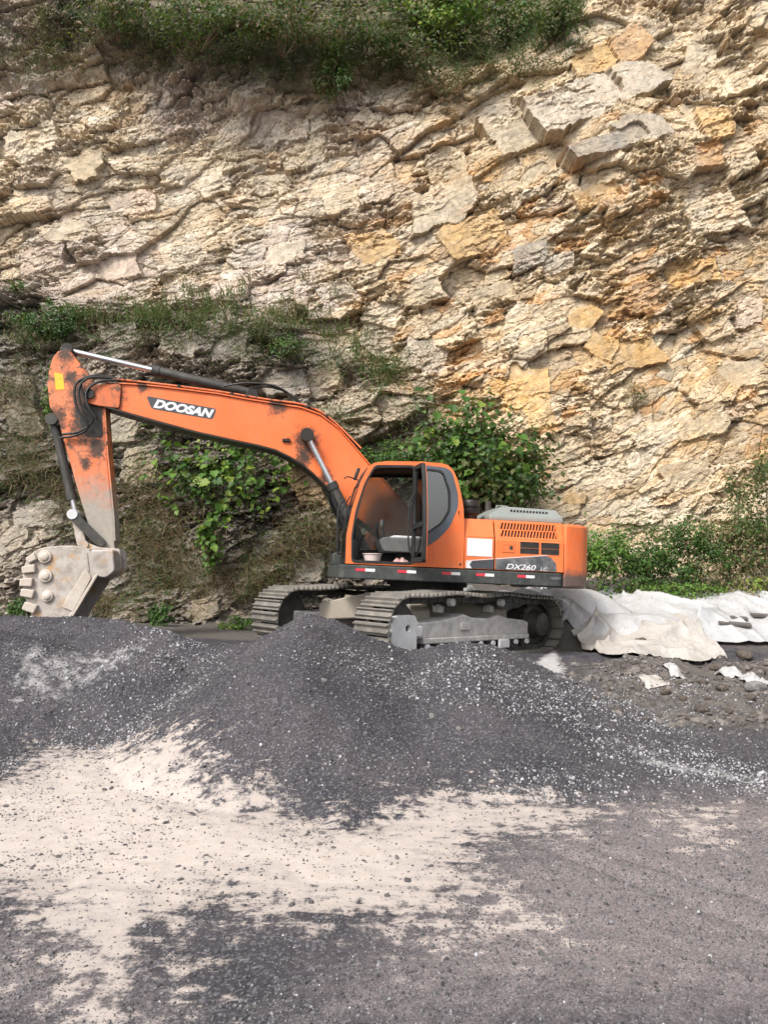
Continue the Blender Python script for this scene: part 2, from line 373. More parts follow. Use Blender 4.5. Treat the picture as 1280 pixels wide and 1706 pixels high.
def groundmat():
    m, nt, b, out = newmat('gravelly_ground'); co = coords(nt)
    def at(n): return N(nt, 'ShaderNodeAttribute', _attribute_name=n).outputs['Fac']
    n_f = noise(nt, co, 7, 6, 0.75); n_c = noise(nt, co, 1.1, 5, 0.6)
    def soft(n, k=0.6, w=0.10):
        t = mathn(nt, 'ADD', at(n), mathn(nt, 'MULTIPLY', mathn(nt, 'SUBTRACT', n_f, 0.5), k))
        return ramp(nt, t, [(0.5 - w, 0.0), (0.5 + w, 1.0)])
    vo = N(nt, 'ShaderNodeTexVoronoi', Scale=70.0); nt.links.new(co, vo.inputs['Vector'])
    bw = nt.nodes.new('ShaderNodeRGBToBW'); nt.links.new(vo.outputs['Color'], bw.inputs[0])
    vo2 = N(nt, 'ShaderNodeTexVoronoi', Scale=160.0); nt.links.new(co, vo2.inputs['Vector'])
    bw2 = nt.nodes.new('ShaderNodeRGBToBW'); nt.links.new(vo2.outputs['Color'], bw2.inputs[0])
    grav = mixc(nt, ramp(nt, n_c, [(0.35, 0.0), (0.68, 1.0)]), (0.042, 0.042, 0.050), (0.090, 0.080, 0.088))
    grav = mixc(nt, ramp(nt, bw.outputs[0], [(0.62, 0.0), (0.90, 0.6)]), grav, (0.26, 0.25, 0.27))
    grav = mixc(nt, ramp(nt, bw2.outputs[0], [(0.2, 0.55), (0.5, 0.0)]), grav, (0.03, 0.028, 0.032))
    soil = mixc(nt, n_f, (0.115, 0.098, 0.10), (0.24, 0.208, 0.21))
    soil = mixc(nt, ramp(nt, bw2.outputs[0], [(0.55, 0.0), (0.9, 0.5)]), soil, (0.46, 0.42, 0.41))
    soil = mixc(nt, ramp(nt, bw2.outputs[0], [(0.1, 0.45), (0.4, 0.0)]), soil, (0.07, 0.06, 0.058))
    sand = mixc(nt, n_c, (0.54, 0.475, 0.435), (0.47, 0.42, 0.39))
    sand = mixc(nt, ramp(nt, n_f, [(0.45, 0.0), (0.75, 0.6)]), sand, (0.42, 0.34, 0.29))
    pale = mixc(nt, n_f, (0.36, 0.35, 0.35), (0.56, 0.55, 0.54))
    brown = mixc(nt, n_f, (0.075, 0.065, 0.06), (0.19, 0.17, 0.155))
    c = mixc(nt, soft('soil', 0.9, 0.22), grav, soil)
    c = mixc(nt, soft('brown', 0.8, 0.2), c, brown)
    c = mixc(nt, soft('pale', 1.1, 0.16), c, pale)
    mp = nt.nodes.new('ShaderNodeMapping'); nt.links.new(co, mp.inputs[0]); mp.inputs['Scale'].default_value = (0.9, 5.0, 1.0); mp.inputs['Rotation'].default_value = (0, 0, 0.12)
    n_s = noise(nt, mp.outputs[0], 2.4, 5, 0.7)
    mp2 = nt.nodes.new('ShaderNodeMapping'); nt.links.new(co, mp2.inputs[0]); mp2.inputs['Scale'].default_value = (7.0, 0.6, 1.0); mp2.inputs['Rotation'].default_value = (0, 0, -0.35)
    n_t = noise(nt, mp2.outputs[0], 1.5, 4, 0.65)
    ts = mathn(nt, 'ADD', at('sand'), mathn(nt, 'ADD', mathn(nt, 'MULTIPLY', mathn(nt, 'SUBTRACT', n_f, 0.5), 1.7), mathn(nt, 'ADD', mathn(nt, 'MULTIPLY', mathn(nt, 'SUBTRACT', n_s, 0.5), 0.9), mathn(nt, 'MULTIPLY', mathn(nt, 'SUBTRACT', n_t, 0.5), 0.15))))
    c = mixc(nt, ramp(nt, ts, [(0.42, 0.0), (0.60, 0.78), (0.95, 1.0)]), c, sand)
    nt.links.new(c, b.inputs['Base Color']); b.inputs['Roughness'].default_value = 0.95; b.inputs['Specular IOR Level'].default_value = 0.15
    h = mathn(nt, 'ADD', mathn(nt, 'MULTIPLY', bw.outputs[0], 0.8), mathn(nt, 'ADD', n_f, mathn(nt, 'MULTIPLY', bw2.outputs[0], 0.4)))
    hh = mathn(nt, 'MULTIPLY', h, mathn(nt, 'SUBTRACT', 1.0, mathn(nt, 'MULTIPLY', at('sand'), 0.45)))
    bump(nt, b, hh, 0.9, 0.012)
    return m
M['ground'] = groundmat()

def tarpmat(name, base, stain):
    m, nt, b, out = newmat(name); co = coords(nt)
    c = mixc(nt, ramp(nt, noise(nt, co, 1.4, 6, 0.65), [(0.45, 0.0), (0.8, 0.6)]), base, stain)
    c = mixc(nt, ramp(nt, noise(nt, co, 8, 7, 0.7), [(0.50, 0.0), (0.80, 0.65)]), c, (0.26, 0.23, 0.18))
    nt.links.new(c, b.inputs['Base Color']); b.inputs['Roughness'].default_value = 0.55
    bump(nt, b, mathn(nt, 'ADD', noise(nt, co, 6, 5, 0.6), mathn(nt, 'MULTIPLY', noise(nt, co, 24, 3), 0.3)), 0.5, 0.05)
    return m
M['tarp'] = tarpmat('white_tarp_sheet', (0.40, 0.40, 0.41), (0.34, 0.325, 0.30))
M['tarp2'] = tarpmat('cream_tarp_sheet', (0.385, 0.36, 0.335), (0.29, 0.255, 0.22))

# ================================================================== GROUND
PX = [-14, -8, -5.1, -4.2, -3.36, -2.56, -2.1, -1.54, -.84, -.27, .28, .84, 1.53, 2.2, 3.0]
PH = [1.05, 1.08, 1.08, 1.09, 1.07, .93, .80, .86, 1.22, .98, .78, .87, .70, .38, .05]
PC = [10, 9.8, 9.8, 9.6, 9.4, 9.0, 8.8, 8.6, 8.3, 8.3, 8.5, 8.6, 9.0, 9.0, 9.0]
PF = [7.4, 7.4, 7.2, 7.2, 7.2, 7.1, 6.9, 6.3, 5.6, 5.0, 5.2, 5.5, 5.6, 5.8, 6.2]
def smax(a, b, k): 
    m = np.maximum(a, b); return m + k * np.log(np.exp((a - m) / k) + np.exp((b - m) / k)) 
def ground_h(x, y):
    x = np.asarray(x, float); y = np.asarray(y, float)
    base = (0.36 - 0.04 * np.clip(x - 0.6, -6, 6)) * sstep(6.8, 11.2, y)
    base = base + 0.80 * sstep(11.9, 15.4, y) * sstep(2.9, 4.0, x + 1.2 * (y - 14))
    base = base + 0.7 * sstep(15.8, 18.5, y) * (0.5 + fbm(x * 0.8, y * 0.8, 91, 3))
    base = base + 0.05 * (fbm(x * 0.7, y * 0.7, 5, 4) - 0.5) * sstep(2, 5, y)
    wob = 0.5 * (fbm(x * 0.9, y * 0.4, 8, 3) - 0.5)
    H = np.interp(x, PX, PH); C = np.interp(x, PX, PC); F_ = np.interp(x, PX, PF) + wob
    t = (y - F_) / (C - F_)
    f = H * np.where(t > 0, np.clip(t, 0, 9) ** 1.12, t) + 0.14 * (fbm(x * 1.9 - y * .5, y * 0.5, 21, 4) - 0.5) * np.clip(t * 3, 0, 1)
    b = H - 0.5 * (y - C)
    pile = -smax(-f, -b, 0.07) + 0.035
    # a lower lobe of the heap running towards the camera on the left
    gul = 0.16 * (fbm(x * 2.6, y * .7, 24, 4) - .5)
    for (hx, hy, hh, sx_, sy_) in ((-.84, 7.75, 1.17, .66, .47), (.78, 7.55, .80, .55, .42), (-2.75, 8.35, .84, .55, .85), (1.7, 7.9, .50, .5, .4), (-4.4, 8.75, 1.03, .42, .62), (-6.2, 8.9, 1.0, .45, .6), (-1.35, 7.75, .72, .7, .85)):
        pile = smax(pile, hh + .03 - np.sqrt(((x - hx) * sx_) ** 2 + ((y - hy) * sy_) ** 2 + .008) + gul, 0.035)
    z = smax(base, pile, 0.045) - 0.045 * math.log(2) * np.exp(-np.abs(base - pile) / .05)
    rough = sstep(2.2, 3.6, x) * sstep(7.2, 8.6, y) * (1 - sstep(12.4, 13.4, y))
    z = z + rough * 0.30 * (fbm(x * 2.0, y * 2.0, 33, 5) - 0.5)
    bx_, by_, rr, e_ = facet(x * 3.2, y * 3.2, 62)
    z = z + rough * 0.14 * np.clip(rr[0] - .45, 0, 1) * np.clip(e_ * 3, 0, 1)
    z = z + 0.022 * (fbm(x * 6, y * 6, 44, 4) - 0.5) + 0.012 * (fbm(x * 24, y * 24, 45, 2) - 0.5)
    # ruts pressed into the yard, lower right
    for (x0, y0, x1, y1, w, dp) in ((1.0, 4.55, 2.1, 3.0, .05, .03), (1.35, 4.5, 2.5, 3.1, .06, .02)):
        L2 = (x1 - x0) ** 2 + (y1 - y0) ** 2
        tt = np.clip(((x - x0) * (x1 - x0) + (y - y0) * (y1 - y0)) / L2, 0, 1)
        dd = np.hypot(x - x0 - tt * (x1 - x0), y - y0 - tt * (y1 - y0)) + .06 * (fbm(x * 3, y * 3, 71, 3) - .5)
        z = z - dp * np.exp(-(dd / w) ** 2)
    return z
def ground_hit(px, py):
    d = pray(px, py); t = np.arange(1.8, 22, 0.015) / d[1]
    P = np.array([0, 0, CAM_H]) + t[:, None] * d
    k = np.nonzero(ground_h(P[:, 0], P[:, 1]) > P[:, 2])[0]
    return P[k[0]] if len(k) else P[-1]
def poly_mask(x, y, px_poly, soft):
    Q = np.array([ground_hit(*p)[:2] for p in px_poly])
    inside = np.zeros(x.shape, bool); dist = np.full(x.shape, 1e9)
    for i in range(len(Q)):
        a, b = Q[i - 1], Q[i]
        c = ((a[1] > y) != (b[1] > y)); den = (b[1] - a[1]) if abs(b[1] - a[1]) > 1e-9 else 1e-9
        inside ^= c & (x < (b[0] - a[0]) * (y - a[1]) / den + a[0])
        L2 = max(((b - a) ** 2).sum(), 1e-9); t = np.clip(((x - a[0]) * (b[0] - a[0]) + (y - a[1]) * (b[1] - a[1])) / L2, 0, 1)
        dist = np.minimum(dist, np.hypot(x - a[0] - t * (b[0] - a[0]), y - a[1] - t * (b[1] - a[1])))
    s = np.where(inside, dist, -dist)
    return np.clip(0.5 + 0.5 * s / soft, 0, 1)
def stretch(a, b, step, lo, hi, n):
    m = np.arange(a, b, step); 
    l = a - (a - lo) * (np.linspace(1, 0, n, endpoint=False) ** 2.2); r = b + (hi - b) * (np.linspace(0, 1, n) ** 2.2)
    return np.concatenate([l, m, r])
gx = stretch(-7.0, 7.4, 0.03, -70, 70, 30); gy = np.concatenate([-(np.linspace(1, 0, 24, endpoint=False) ** 2) * 60 + 1.6, np.arange(1.6, 12.2, 0.029), np.arange(12.2, 19, 0.055), 19 + (np.linspace(0, 1, 14) ** 2) * 60])
GX, GY = np.meshgrid(gx, gy, indexing='ij'); fx_, fy_ = GX.ravel(), GY.ravel()
GZ = ground_h(fx_, fy_)
gme = np_mesh('ground', np.stack([fx_, fy_, GZ], 1), grid_faces(len(gx), len(gy)), M['ground'], True)
near = (np.abs(fx_) < 9) & (fy_ > 1) & (fy_ < 14)
def mask(polys, soft):
    m = np.zeros(fx_.shape); 
    for p in polys: m[near] = np.maximum(m[near], poly_mask(fx_[near], fy_[near], p, soft))
    return m
SAND = [[(78, 1243), (190, 1238), (312, 1238), (330, 1275), (390, 1312), (440, 1335), (480, 1362), (620, 1375), (650, 1345), (730, 1322), (860, 1325), (1000, 1345), (930, 1385), (830, 1388), (790, 1420), (812, 1480), (760, 1490), (700, 1535), (560, 1525), (440, 1530), (370, 1495), (310, 1530), (280, 1600), (255, 1705), (120, 1705), (130, 1600), (60, 1540), (0, 1490), (-250, 1480), (-250, 1330), (0, 1300), (40, 1275)],
        [(805, 1513), (860, 1512), (915, 1550), (860, 1552)], [(700, 1522), (800, 1540), (740, 1562)], [(640, 1525), (690, 1530), (660, 1545)]]
sand = mask(SAND, 0.60)
PALE = [[(820, 1083), (925, 1078), (945, 1122), (930, 1128), (880, 1095)], [(940, 1185), (1010, 1215), (1130, 1265), (1280, 1290), (1400, 1300), (1400, 1320), (1280, 1312), (1100, 1290), (1000, 1235)]]
pale = np.maximum(mask(PALE[:1], 0.12) * .80, mask(PALE[1:], 0.34) * 0.56)
pale = np.maximum(pale, 0.42 * mask([[(0, 1060), (250, 1055), (250, 1110), (120, 1190), (0, 1190)]], 0.3))
soil = mask([[(640, 1560), (820, 1400), (1000, 1330), (1500, 1290), (1500, 1705), (500, 1705)], [(-200, 1500), (130, 1560), (300, 1705), (-200, 1705)]], 0.6) * 0.85
soil = np.maximum(soil, 0.20)
brown = .72 * mask([[(945, 1110), (1050, 1095), (1500, 1090), (1500, 1250), (1250, 1225), (1050, 1195), (960, 1150)]], 0.8)
brown = np.maximum(brown, sstep(12.5, 13.5, fy_) * .8)
pink = mask([[(990, 1335), (1290, 1310), (1290, 1450), (1120, 1430)]], 0.4) * 0.52
sand = np.maximum(sand, pink)
sand = sand * (1 - 0.55 * mask([[(225, 1545), (255, 1535), (260, 1705), (225, 1705)]], .08))
for n_, a_ in (('sand', sand), ('pale', pale), ('soil', soil), ('brown', brown)): vfloat(gme, n_, a_)
ground = link(bpy.data.objects.new('ground', gme)); tag(ground, kind='structure')

# loose stones strewn over heap and yard (far too many to count)
def scatter(name, P, scl, rot, colr, label):
    me = bpy.data.meshes.new(name); me.vertices.add(len(P)); me.vertices.foreach_set('co', np.asarray(P, np.float32).ravel())
    a = me.attributes.new('scl', 'FLOAT_VECTOR', 'POINT'); a.data.foreach_set('vector', np.asarray(scl, np.float32).ravel())
    a = me.attributes.new('rot', 'FLOAT_VECTOR', 'POINT'); a.data.foreach_set('vector', np.asarray(rot, np.float32).ravel())
    a = me.attributes.new('tint', 'FLOAT_COLOR', 'POINT'); a.data.foreach_set('color', np.concatenate([colr, np.ones((len(P), 1))], 1).astype(np.float32).ravel())
    o = link(bpy.data.objects.new(name, me))
    ng = bpy.data.node_groups.new(name + '_scatter', 'GeometryNodeTree')
    ng.interface.new_socket('Geometry', in_out='INPUT', socket_type='NodeSocketGeometry'); ng.interface.new_socket('Geometry', in_out='OUTPUT', socket_type='NodeSocketGeometry')
    gi, go = ng.nodes.new('NodeGroupInput'), ng.nodes.new('NodeGroupOutput')
    ico = ng.nodes.new('GeometryNodeMeshIcoSphere'); ico.inputs['Subdivisions'].default_value = 1
    sm = ng.nodes.new('GeometryNodeSetMaterial'); sm.inputs['Material'].default_value = M['stone']
    ip = ng.nodes.new('GeometryNodeInstanceOnPoints')
    def na(n):
        q = ng.nodes.new('GeometryNodeInputNamedAttribute'); q.data_type = 'FLOAT_VECTOR'; q.inputs['Name'].default_value = n; return q.outputs['Attribute']
    L = ng.links.new
    L(gi.outputs[0], ip.inputs['Points']); L(ico.outputs['Mesh'], sm.inputs['Geometry']); L(sm.outputs[0], ip.inputs['Instance'])
    L(na('scl'), ip.inputs['Scale']); L(na('rot'), ip.inputs['Rotation']); L(ip.outputs[0], go.inputs[0])
    mod = o.modifiers.new('scatter', 'NODES'); mod.node_group = ng
    return tag(o, label, 'gravel', kind='stuff')
def fan(n, y0, y1, power):
    y = (RNG.random(n) * (y1 ** power - y0 ** power) + y0 ** power) ** (1 / power)
    return (RNG.random(n) * 2 - 1) * (0.6 * y + 0.7), y
from_grid = lambda A, x, y: A.reshape(GX.shape)[np.clip(np.searchsorted(gx, x), 0, len(gx) - 1), np.clip(np.searchsorted(gy, y), 0, len(gy) - 1)]
x, y = fan(130000, 2.2, 10.5, 0.35)
sv = np.maximum(from_grid(sand, x, y), from_grid(brown, x, y) * .6); pv = from_grid(pale, x, y)
patch = fbm(x * 0.8, y * 0.8, 61, 4)
keep = RNG.random(len(x)) < np.where(sv > 0.5, 0.03, 0.40 + 0.6 * sstep(.40, .62, patch))
x, y, pv, patch, sv = x[keep], y[keep], pv[keep], patch[keep], sv[keep]
n = len(x); s = (0.0012 + 0.0045 * RNG.random(n) ** 2.5 + 0.010 * RNG.random(n) ** 22 + 0.0007 * y) * np.where(y < 5.4, .62, 1.0)
g = RNG.random(n)
bright = np.where(g < 0.05 + 0.26 * sstep(.46, .64, patch) + 0.55 * pv, 0.18 + 0.27 * RNG.random(n), 0.045 + 0.10 * RNG.random(n) ** 1.7)
bright = np.where(y < 5.4, np.minimum(bright, .10 + .12 * RNG.random(n)), bright)
bright = np.where((y < 5.4) & (RNG.random(n) < .012), .4, bright)
tint = bright[:, None] * (np.array([1.0, 0.98, 1.03]) + 0.05 * (RNG.random((n, 3)) - .5)) 
scatter('gravel', np.stack([x, y, ground_h(x, y) + s * 0.25], 1), s[:, None] * (0.7 + 0.7 * RNG.random((n, 3))), RNG.random((n, 3)) * 6.28, tint, 'dark crushed gravel with pale chips over heap and yard')
# dark crumbs on the pale dust
x, y = fan(52000, 2.3, 8.2, 0.35); sv = from_grid(sand, x, y)
k = (sv > 0.42) & (RNG.random(len(x)) < 0.20 + 0.9 * sstep(.42, .66, fbm(x * 2.1, y * 2.1, 66, 4)) * sstep(3.0, 5.5, y)); x, y = x[k], y[k]
n = len(x); s = 0.0025 + 0.0045 * RNG.random(n) ** 2 + 0.013 * RNG.random(n) ** 30
tint = (0.06 + 0.10 * RNG.random(n))[:, None] * np.array([1.0, .93, .93])
scatter('soil_crumbs', np.stack([x, y, ground_h(x, y) + s * 0.2], 1), s[:, None] * np.array([1.3, 1.0, .55]) * (0.6 + 0.8 * RNG.random((n, 3))), np.concatenate([.4 * RNG.random((n, 2)), RNG.random((n, 1)) * 6.28], 1), tint, 'dark soil crumbs scattered over the pale dust patch')

# small lumps of earth on the bare soil below the tarps
x = 2.2 + 6 * RNG.random(9000); y = 7.6 + 5.2 * RNG.random(9000); k = (from_grid(brown, x, y) > .3) & (fbm(x * 1.5, y * 1.5, 68, 3) > .42 + .2 * RNG.random(9000)); x, y = x[k], y[k]
n = len(x); s = .012 + .03 * RNG.random(n) ** 3 + .04 * RNG.random(n) ** 16; tint = (.06 + .12 * RNG.random(n))[:, None] * np.array([1.0, .88, .8])
scatter('soil_lumps', np.stack([x, y, ground_h(x, y) + s * .15], 1), s[:, None] * np.array([1.3, 1.1, .7]) * (.6 + .8 * RNG.random((n, 3))), np.concatenate([.5 * RNG.random((n, 2)), RNG.random((n, 1)) * 6.28], 1), tint, 'small brown earth lumps covering the bare soil at right')

# ================================================================== CLIFF
def nominal(px, py):
    y = 18.2
    for _ in range(4):
        p = at_y(px, py, y); y = 17.6 + 0.115 * p[2]
    return p[0], p[2]
def line(pts):
    Q = np.array([nominal(*p) for p in pts]); return Q[:, 0], Q[:, 1]
LEDGE = line([(-300, 470), (0, 490), (150, 510), (300, 520), (470, 545), (600, 610), (700, 670), (790, 760), (900, 900), (1000, 1000), (1600, 1010)])
ARCH = line([(-400, 120), (0, 140), (120, 128), (165, 118), (225, 124), (280, 150), (320, 172), (370, 178), (440, 188), (560, 165), (640, 130), (760, 60), (860, -40), (1000, -200), (1700, -300)])
TOP = line([(-400, -30), (20, -10), (100, 25), (180, 50), (300, 62), (420, 75), (520, 105), (580, 110), (640, 105), (760, 118), (850, 98), (960, 55), (1010, -10), (1080, -120), (1700, -200)])
cxs = stretch(-11.2, 11.2, 0.027, -34, 34, 22); czs = np.concatenate([np.arange(-0.6, 12, 0.029), np.arange(12, 20.5, 0.036), 20.5 + np.linspace(0.05, 1, 20) ** 2 * 14])
CX, CZ = np.meshgrid(cxs, czs, indexing='ij'); X, Z = CX.ravel(), CZ.ravel()
ledge = np.interp(X, *LEDGE); arch = np.interp(X, *ARCH); top = np.interp(X, *TOP)
# bedding: lines climb to the right, gentler on the left
Bd = 0.26 * X + 0.07 * np.sqrt((X + 2) ** 2 + 4) + 0.9 * (fbm(X * 0.22, Z * 0.22, 3, 2) - .5)
T = Z - Bd
wx, wz = 0.22 * (fbm(X * 1.3, Z * 1.3, 14, 4) - .5), 0.22 * (fbm(X * 1.3, Z * 1.3, 15, 4) - .5)
bench = 1 / (1 + np.exp(-(ledge - Z + 0.5 * (fbm(X * .8, Z * .8, 16, 3) - .5)) / 0.22))
upper = sum(1 / (1 + np.exp(-np.clip((Z - arch - o_k + 0.7 * (fbm(X * 0.9 + 7 * o_k, Z * 1.1, 18, 4) - .5)) / 0.045, -40, 40))) for o_k in (-.1, .35, .75, 1.2, 1.6)) / 5
hillz = np.clip(Z - top, 0, None)
Y = 17.6 + 0.115 * Z - 0.95 * bench - 1.05 * upper * sstep(5.5, 2.0, X) + hillz * 0.5
Y = Y - 1.2 * (fbm(X * 0.16 + 3, Z * 0.16, 19, 3) - .5) - 0.5 * sstep(5.8, 7.4, X + 0.25 * (Z - 8)) * sstep(9, 13, Z)
recess = np.exp(-(((X + 4.6) / 3.0) ** 2 + ((Z - 12.0) / 2.4) ** 2)); Y = Y + 0.7 * recess
smooth_low = sstep(1.5, 4.5, X) * (1 - sstep(5.5, 8.5, Z))
calm = np.clip(1 - 0.6 * recess - .38 * smooth_low, .35, 1) * (1 - 0.6 * sstep(0, .6, hillz))
ids = []; fine = 0
rough_low = 1 + 0.25 * bench
rub = 0.16 + 1.0 * sstep(.38, .62, fbm(X * .75, T * 1.1, 77, 4)) + .3 * bench
for (sx, st, amp, tx, tz, jd, sd_) in ((2.9, 1.9, 0.42, .14, .20, .03, 101), (1.25, .72, .30, .20, .36, .05, 121), (.62, .27, .19, .5, .65, .04, 141), (.34, .13, .13, .7, .9, .03, 161), (.15, .085, .075, .8, .9, .0, 181), (.08, .05, .04, .8, .9, .0, 201)):
    if sd_ in (181,): f1, f2, rr, e_ = facet((X * .85 - Z * .53 + wx) / sx, (Z * .85 + X * .53 + wz) / st, sd_)
    else: f1, f2, rr, e_ = facet((X + wx) / sx, (T + wz) / st, sd_)
    h = amp * ((rr[0] - .5) + tx * (rr[1] - .5) * f1 * 2 - tz * (rr[2] * 1.5 - .5) * f2) * (rub if sx < .8 else 1.0)
    Y = Y - calm * rough_low * h * (0.75 + 0.6 * fbm(X * .5, Z * .5, sd_ + 9, 2)) + jd * np.exp(-e_ / 0.035)
    ids.append(rr)
    if sx < .4: fine = fine + h
Y = Y - 0.02 * (fbm(X * 7, Z * 7, 55, 3) - .5)
Xd = X + 0.05 * (ids[2][3] - .5) + 0.03 * (ids[3][3] - .5)
Zd = Z - 0.05 * (ids[1][0] - .5) * calm - 0.04 * (ids[2][0] - .5) * calm
# rock colours by block: buff, cream, ochre, pinkish, grey
def pal(c): return np.array(c)[None, :]
big = fbm(X * 0.22, Z * 0.22, 31, 4)[:, None]; c1 = fbm(X * 0.55 + 9, T * 0.9, 32, 4)[:, None]
C = pal((0.46, 0.36, 0.245)) * (1 - c1) + pal((0.57, 0.48, 0.36)) * c1
C = C + (pal((0.50, 0.415, 0.37)) - C) * sstep(.36, .56, fbm(X * .4, Z * .4, 36, 3))[:, None] * 0.75 * sstep(3, -3, X)[:, None]
r1, r2, r3 = ids[1], ids[2], ids[3]
och = sstep(-2.5, 2.5, X) * sstep(3, 6, Z) * (1 - sstep(12.5, 15, Z)) 
k = sstep(.50, .66, fbm(X * .5 + 20, T * .8, 43, 4)) * och * (0.25 + .55 * r2[2]); C = C + (pal((0.50, 0.31, 0.13)) - C) * k[:, None]
k = (r2[3] > .86) * (0.25 + .55 * och) * 0.8; C = C + (pal((0.50, 0.27, 0.11)) - C) * k[:, None]
k = (r2[1] > .76) * 0.45; C = C + (pal((0.40, 0.37, 0.33)) - C) * k[:, None]
k = (r3[1] > .80) * 0.35; C = C + (pal((0.70, 0.64, 0.54)) - C) * k[:, None]
k = (r3[2] > .86) * 0.45; C = C + (pal((0.30, 0.22, 0.14)) - C) * k[:, None]
C = C * (0.72 + 0.18 * r1[2] + 0.26 * r3[3] + 0.22 * ids[4][3])[:, None]
# weathered lower bench and dark upper band, soil on the hill above
k = bench * (0.80 + 0.20 * sstep(.35, .62, fbm(X * .7, Z * .7, 37, 4))) * (1 - 0.4 * sstep(.58, .66, fbm(X * .55 + 4, Z * .55, 38, 4)))
C = C + (pal((0.19, 0.172, 0.15)) * (0.7 + .75 * r2[3])[:, None] - C) * k[:, None]
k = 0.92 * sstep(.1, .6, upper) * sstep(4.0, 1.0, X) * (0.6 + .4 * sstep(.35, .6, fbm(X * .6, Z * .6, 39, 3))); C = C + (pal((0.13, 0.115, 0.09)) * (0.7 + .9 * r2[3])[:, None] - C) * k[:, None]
k = sstep(0.0, 0.5, hillz + 0.4 * (fbm(X * 2, Z * 2, 40, 3) - .5)) * .9; C = C + (pal((0.10, 0.09, 0.05)) - C) * k[:, None]
C = C * (1 + sstep(-2, 2, X)[:, None] * np.array([[.03, .0, -.06]]))
k = recess * 0.5 * sstep(.45, .6, fbm(X * 1.8, Z * .35, 41, 4)); C = C + (pal((0.68, 0.57, 0.42)) - C) * k[:, None]
# finding a spot of the rock face by where the photograph shows it
s_, c_ = math.sin(PITCH), math.cos(PITCH)
def project():
    d = Y * c_ + (Zd - CAM_H) * s_
    return d, 640 + FPX * Xd / d, 853 - FPX * (-Y * s_ + (Zd - CAM_H) * c_) / d
BIN = 16
def rebin():
    global DEP, CPX, CPY, BORD, BKEY
    DEP, CPX, CPY = project()
    key = np.clip((CPX + 4000) // BIN, 0, 2000).astype(np.int64) * 4096 + np.clip((CPY + 4000) // BIN, 0, 4000).astype(np.int64)
    BORD = np.argsort(key, kind='stable'); BKEY = key[BORD]
rebin()
def cliff_index(px, py, r=5):
    bx0, bx1 = int((px - r + 4000) // BIN), int((px + r + 4000) // BIN); by0, by1 = int((py - r + 4000) // BIN), int((py + r + 4000) // BIN)
    k = np.concatenate([BORD[np.searchsorted(BKEY, b * 4096 + by0):np.searchsorted(BKEY, b * 4096 + by1 + 1)] for b in range(bx0, bx1 + 1)])
    k = k[(np.abs(CPX[k] - px) < r) & (np.abs(CPY[k] - py) < r)]
    if len(k) == 0: return cliff_index(px, py, r * 2)
    return k[np.argmin(DEP[k])]
def cliff_hit(px, py, r=5):
    j = cliff_index(px, py, r); return Vector((Xd[j], Y[j], Zd[j]))
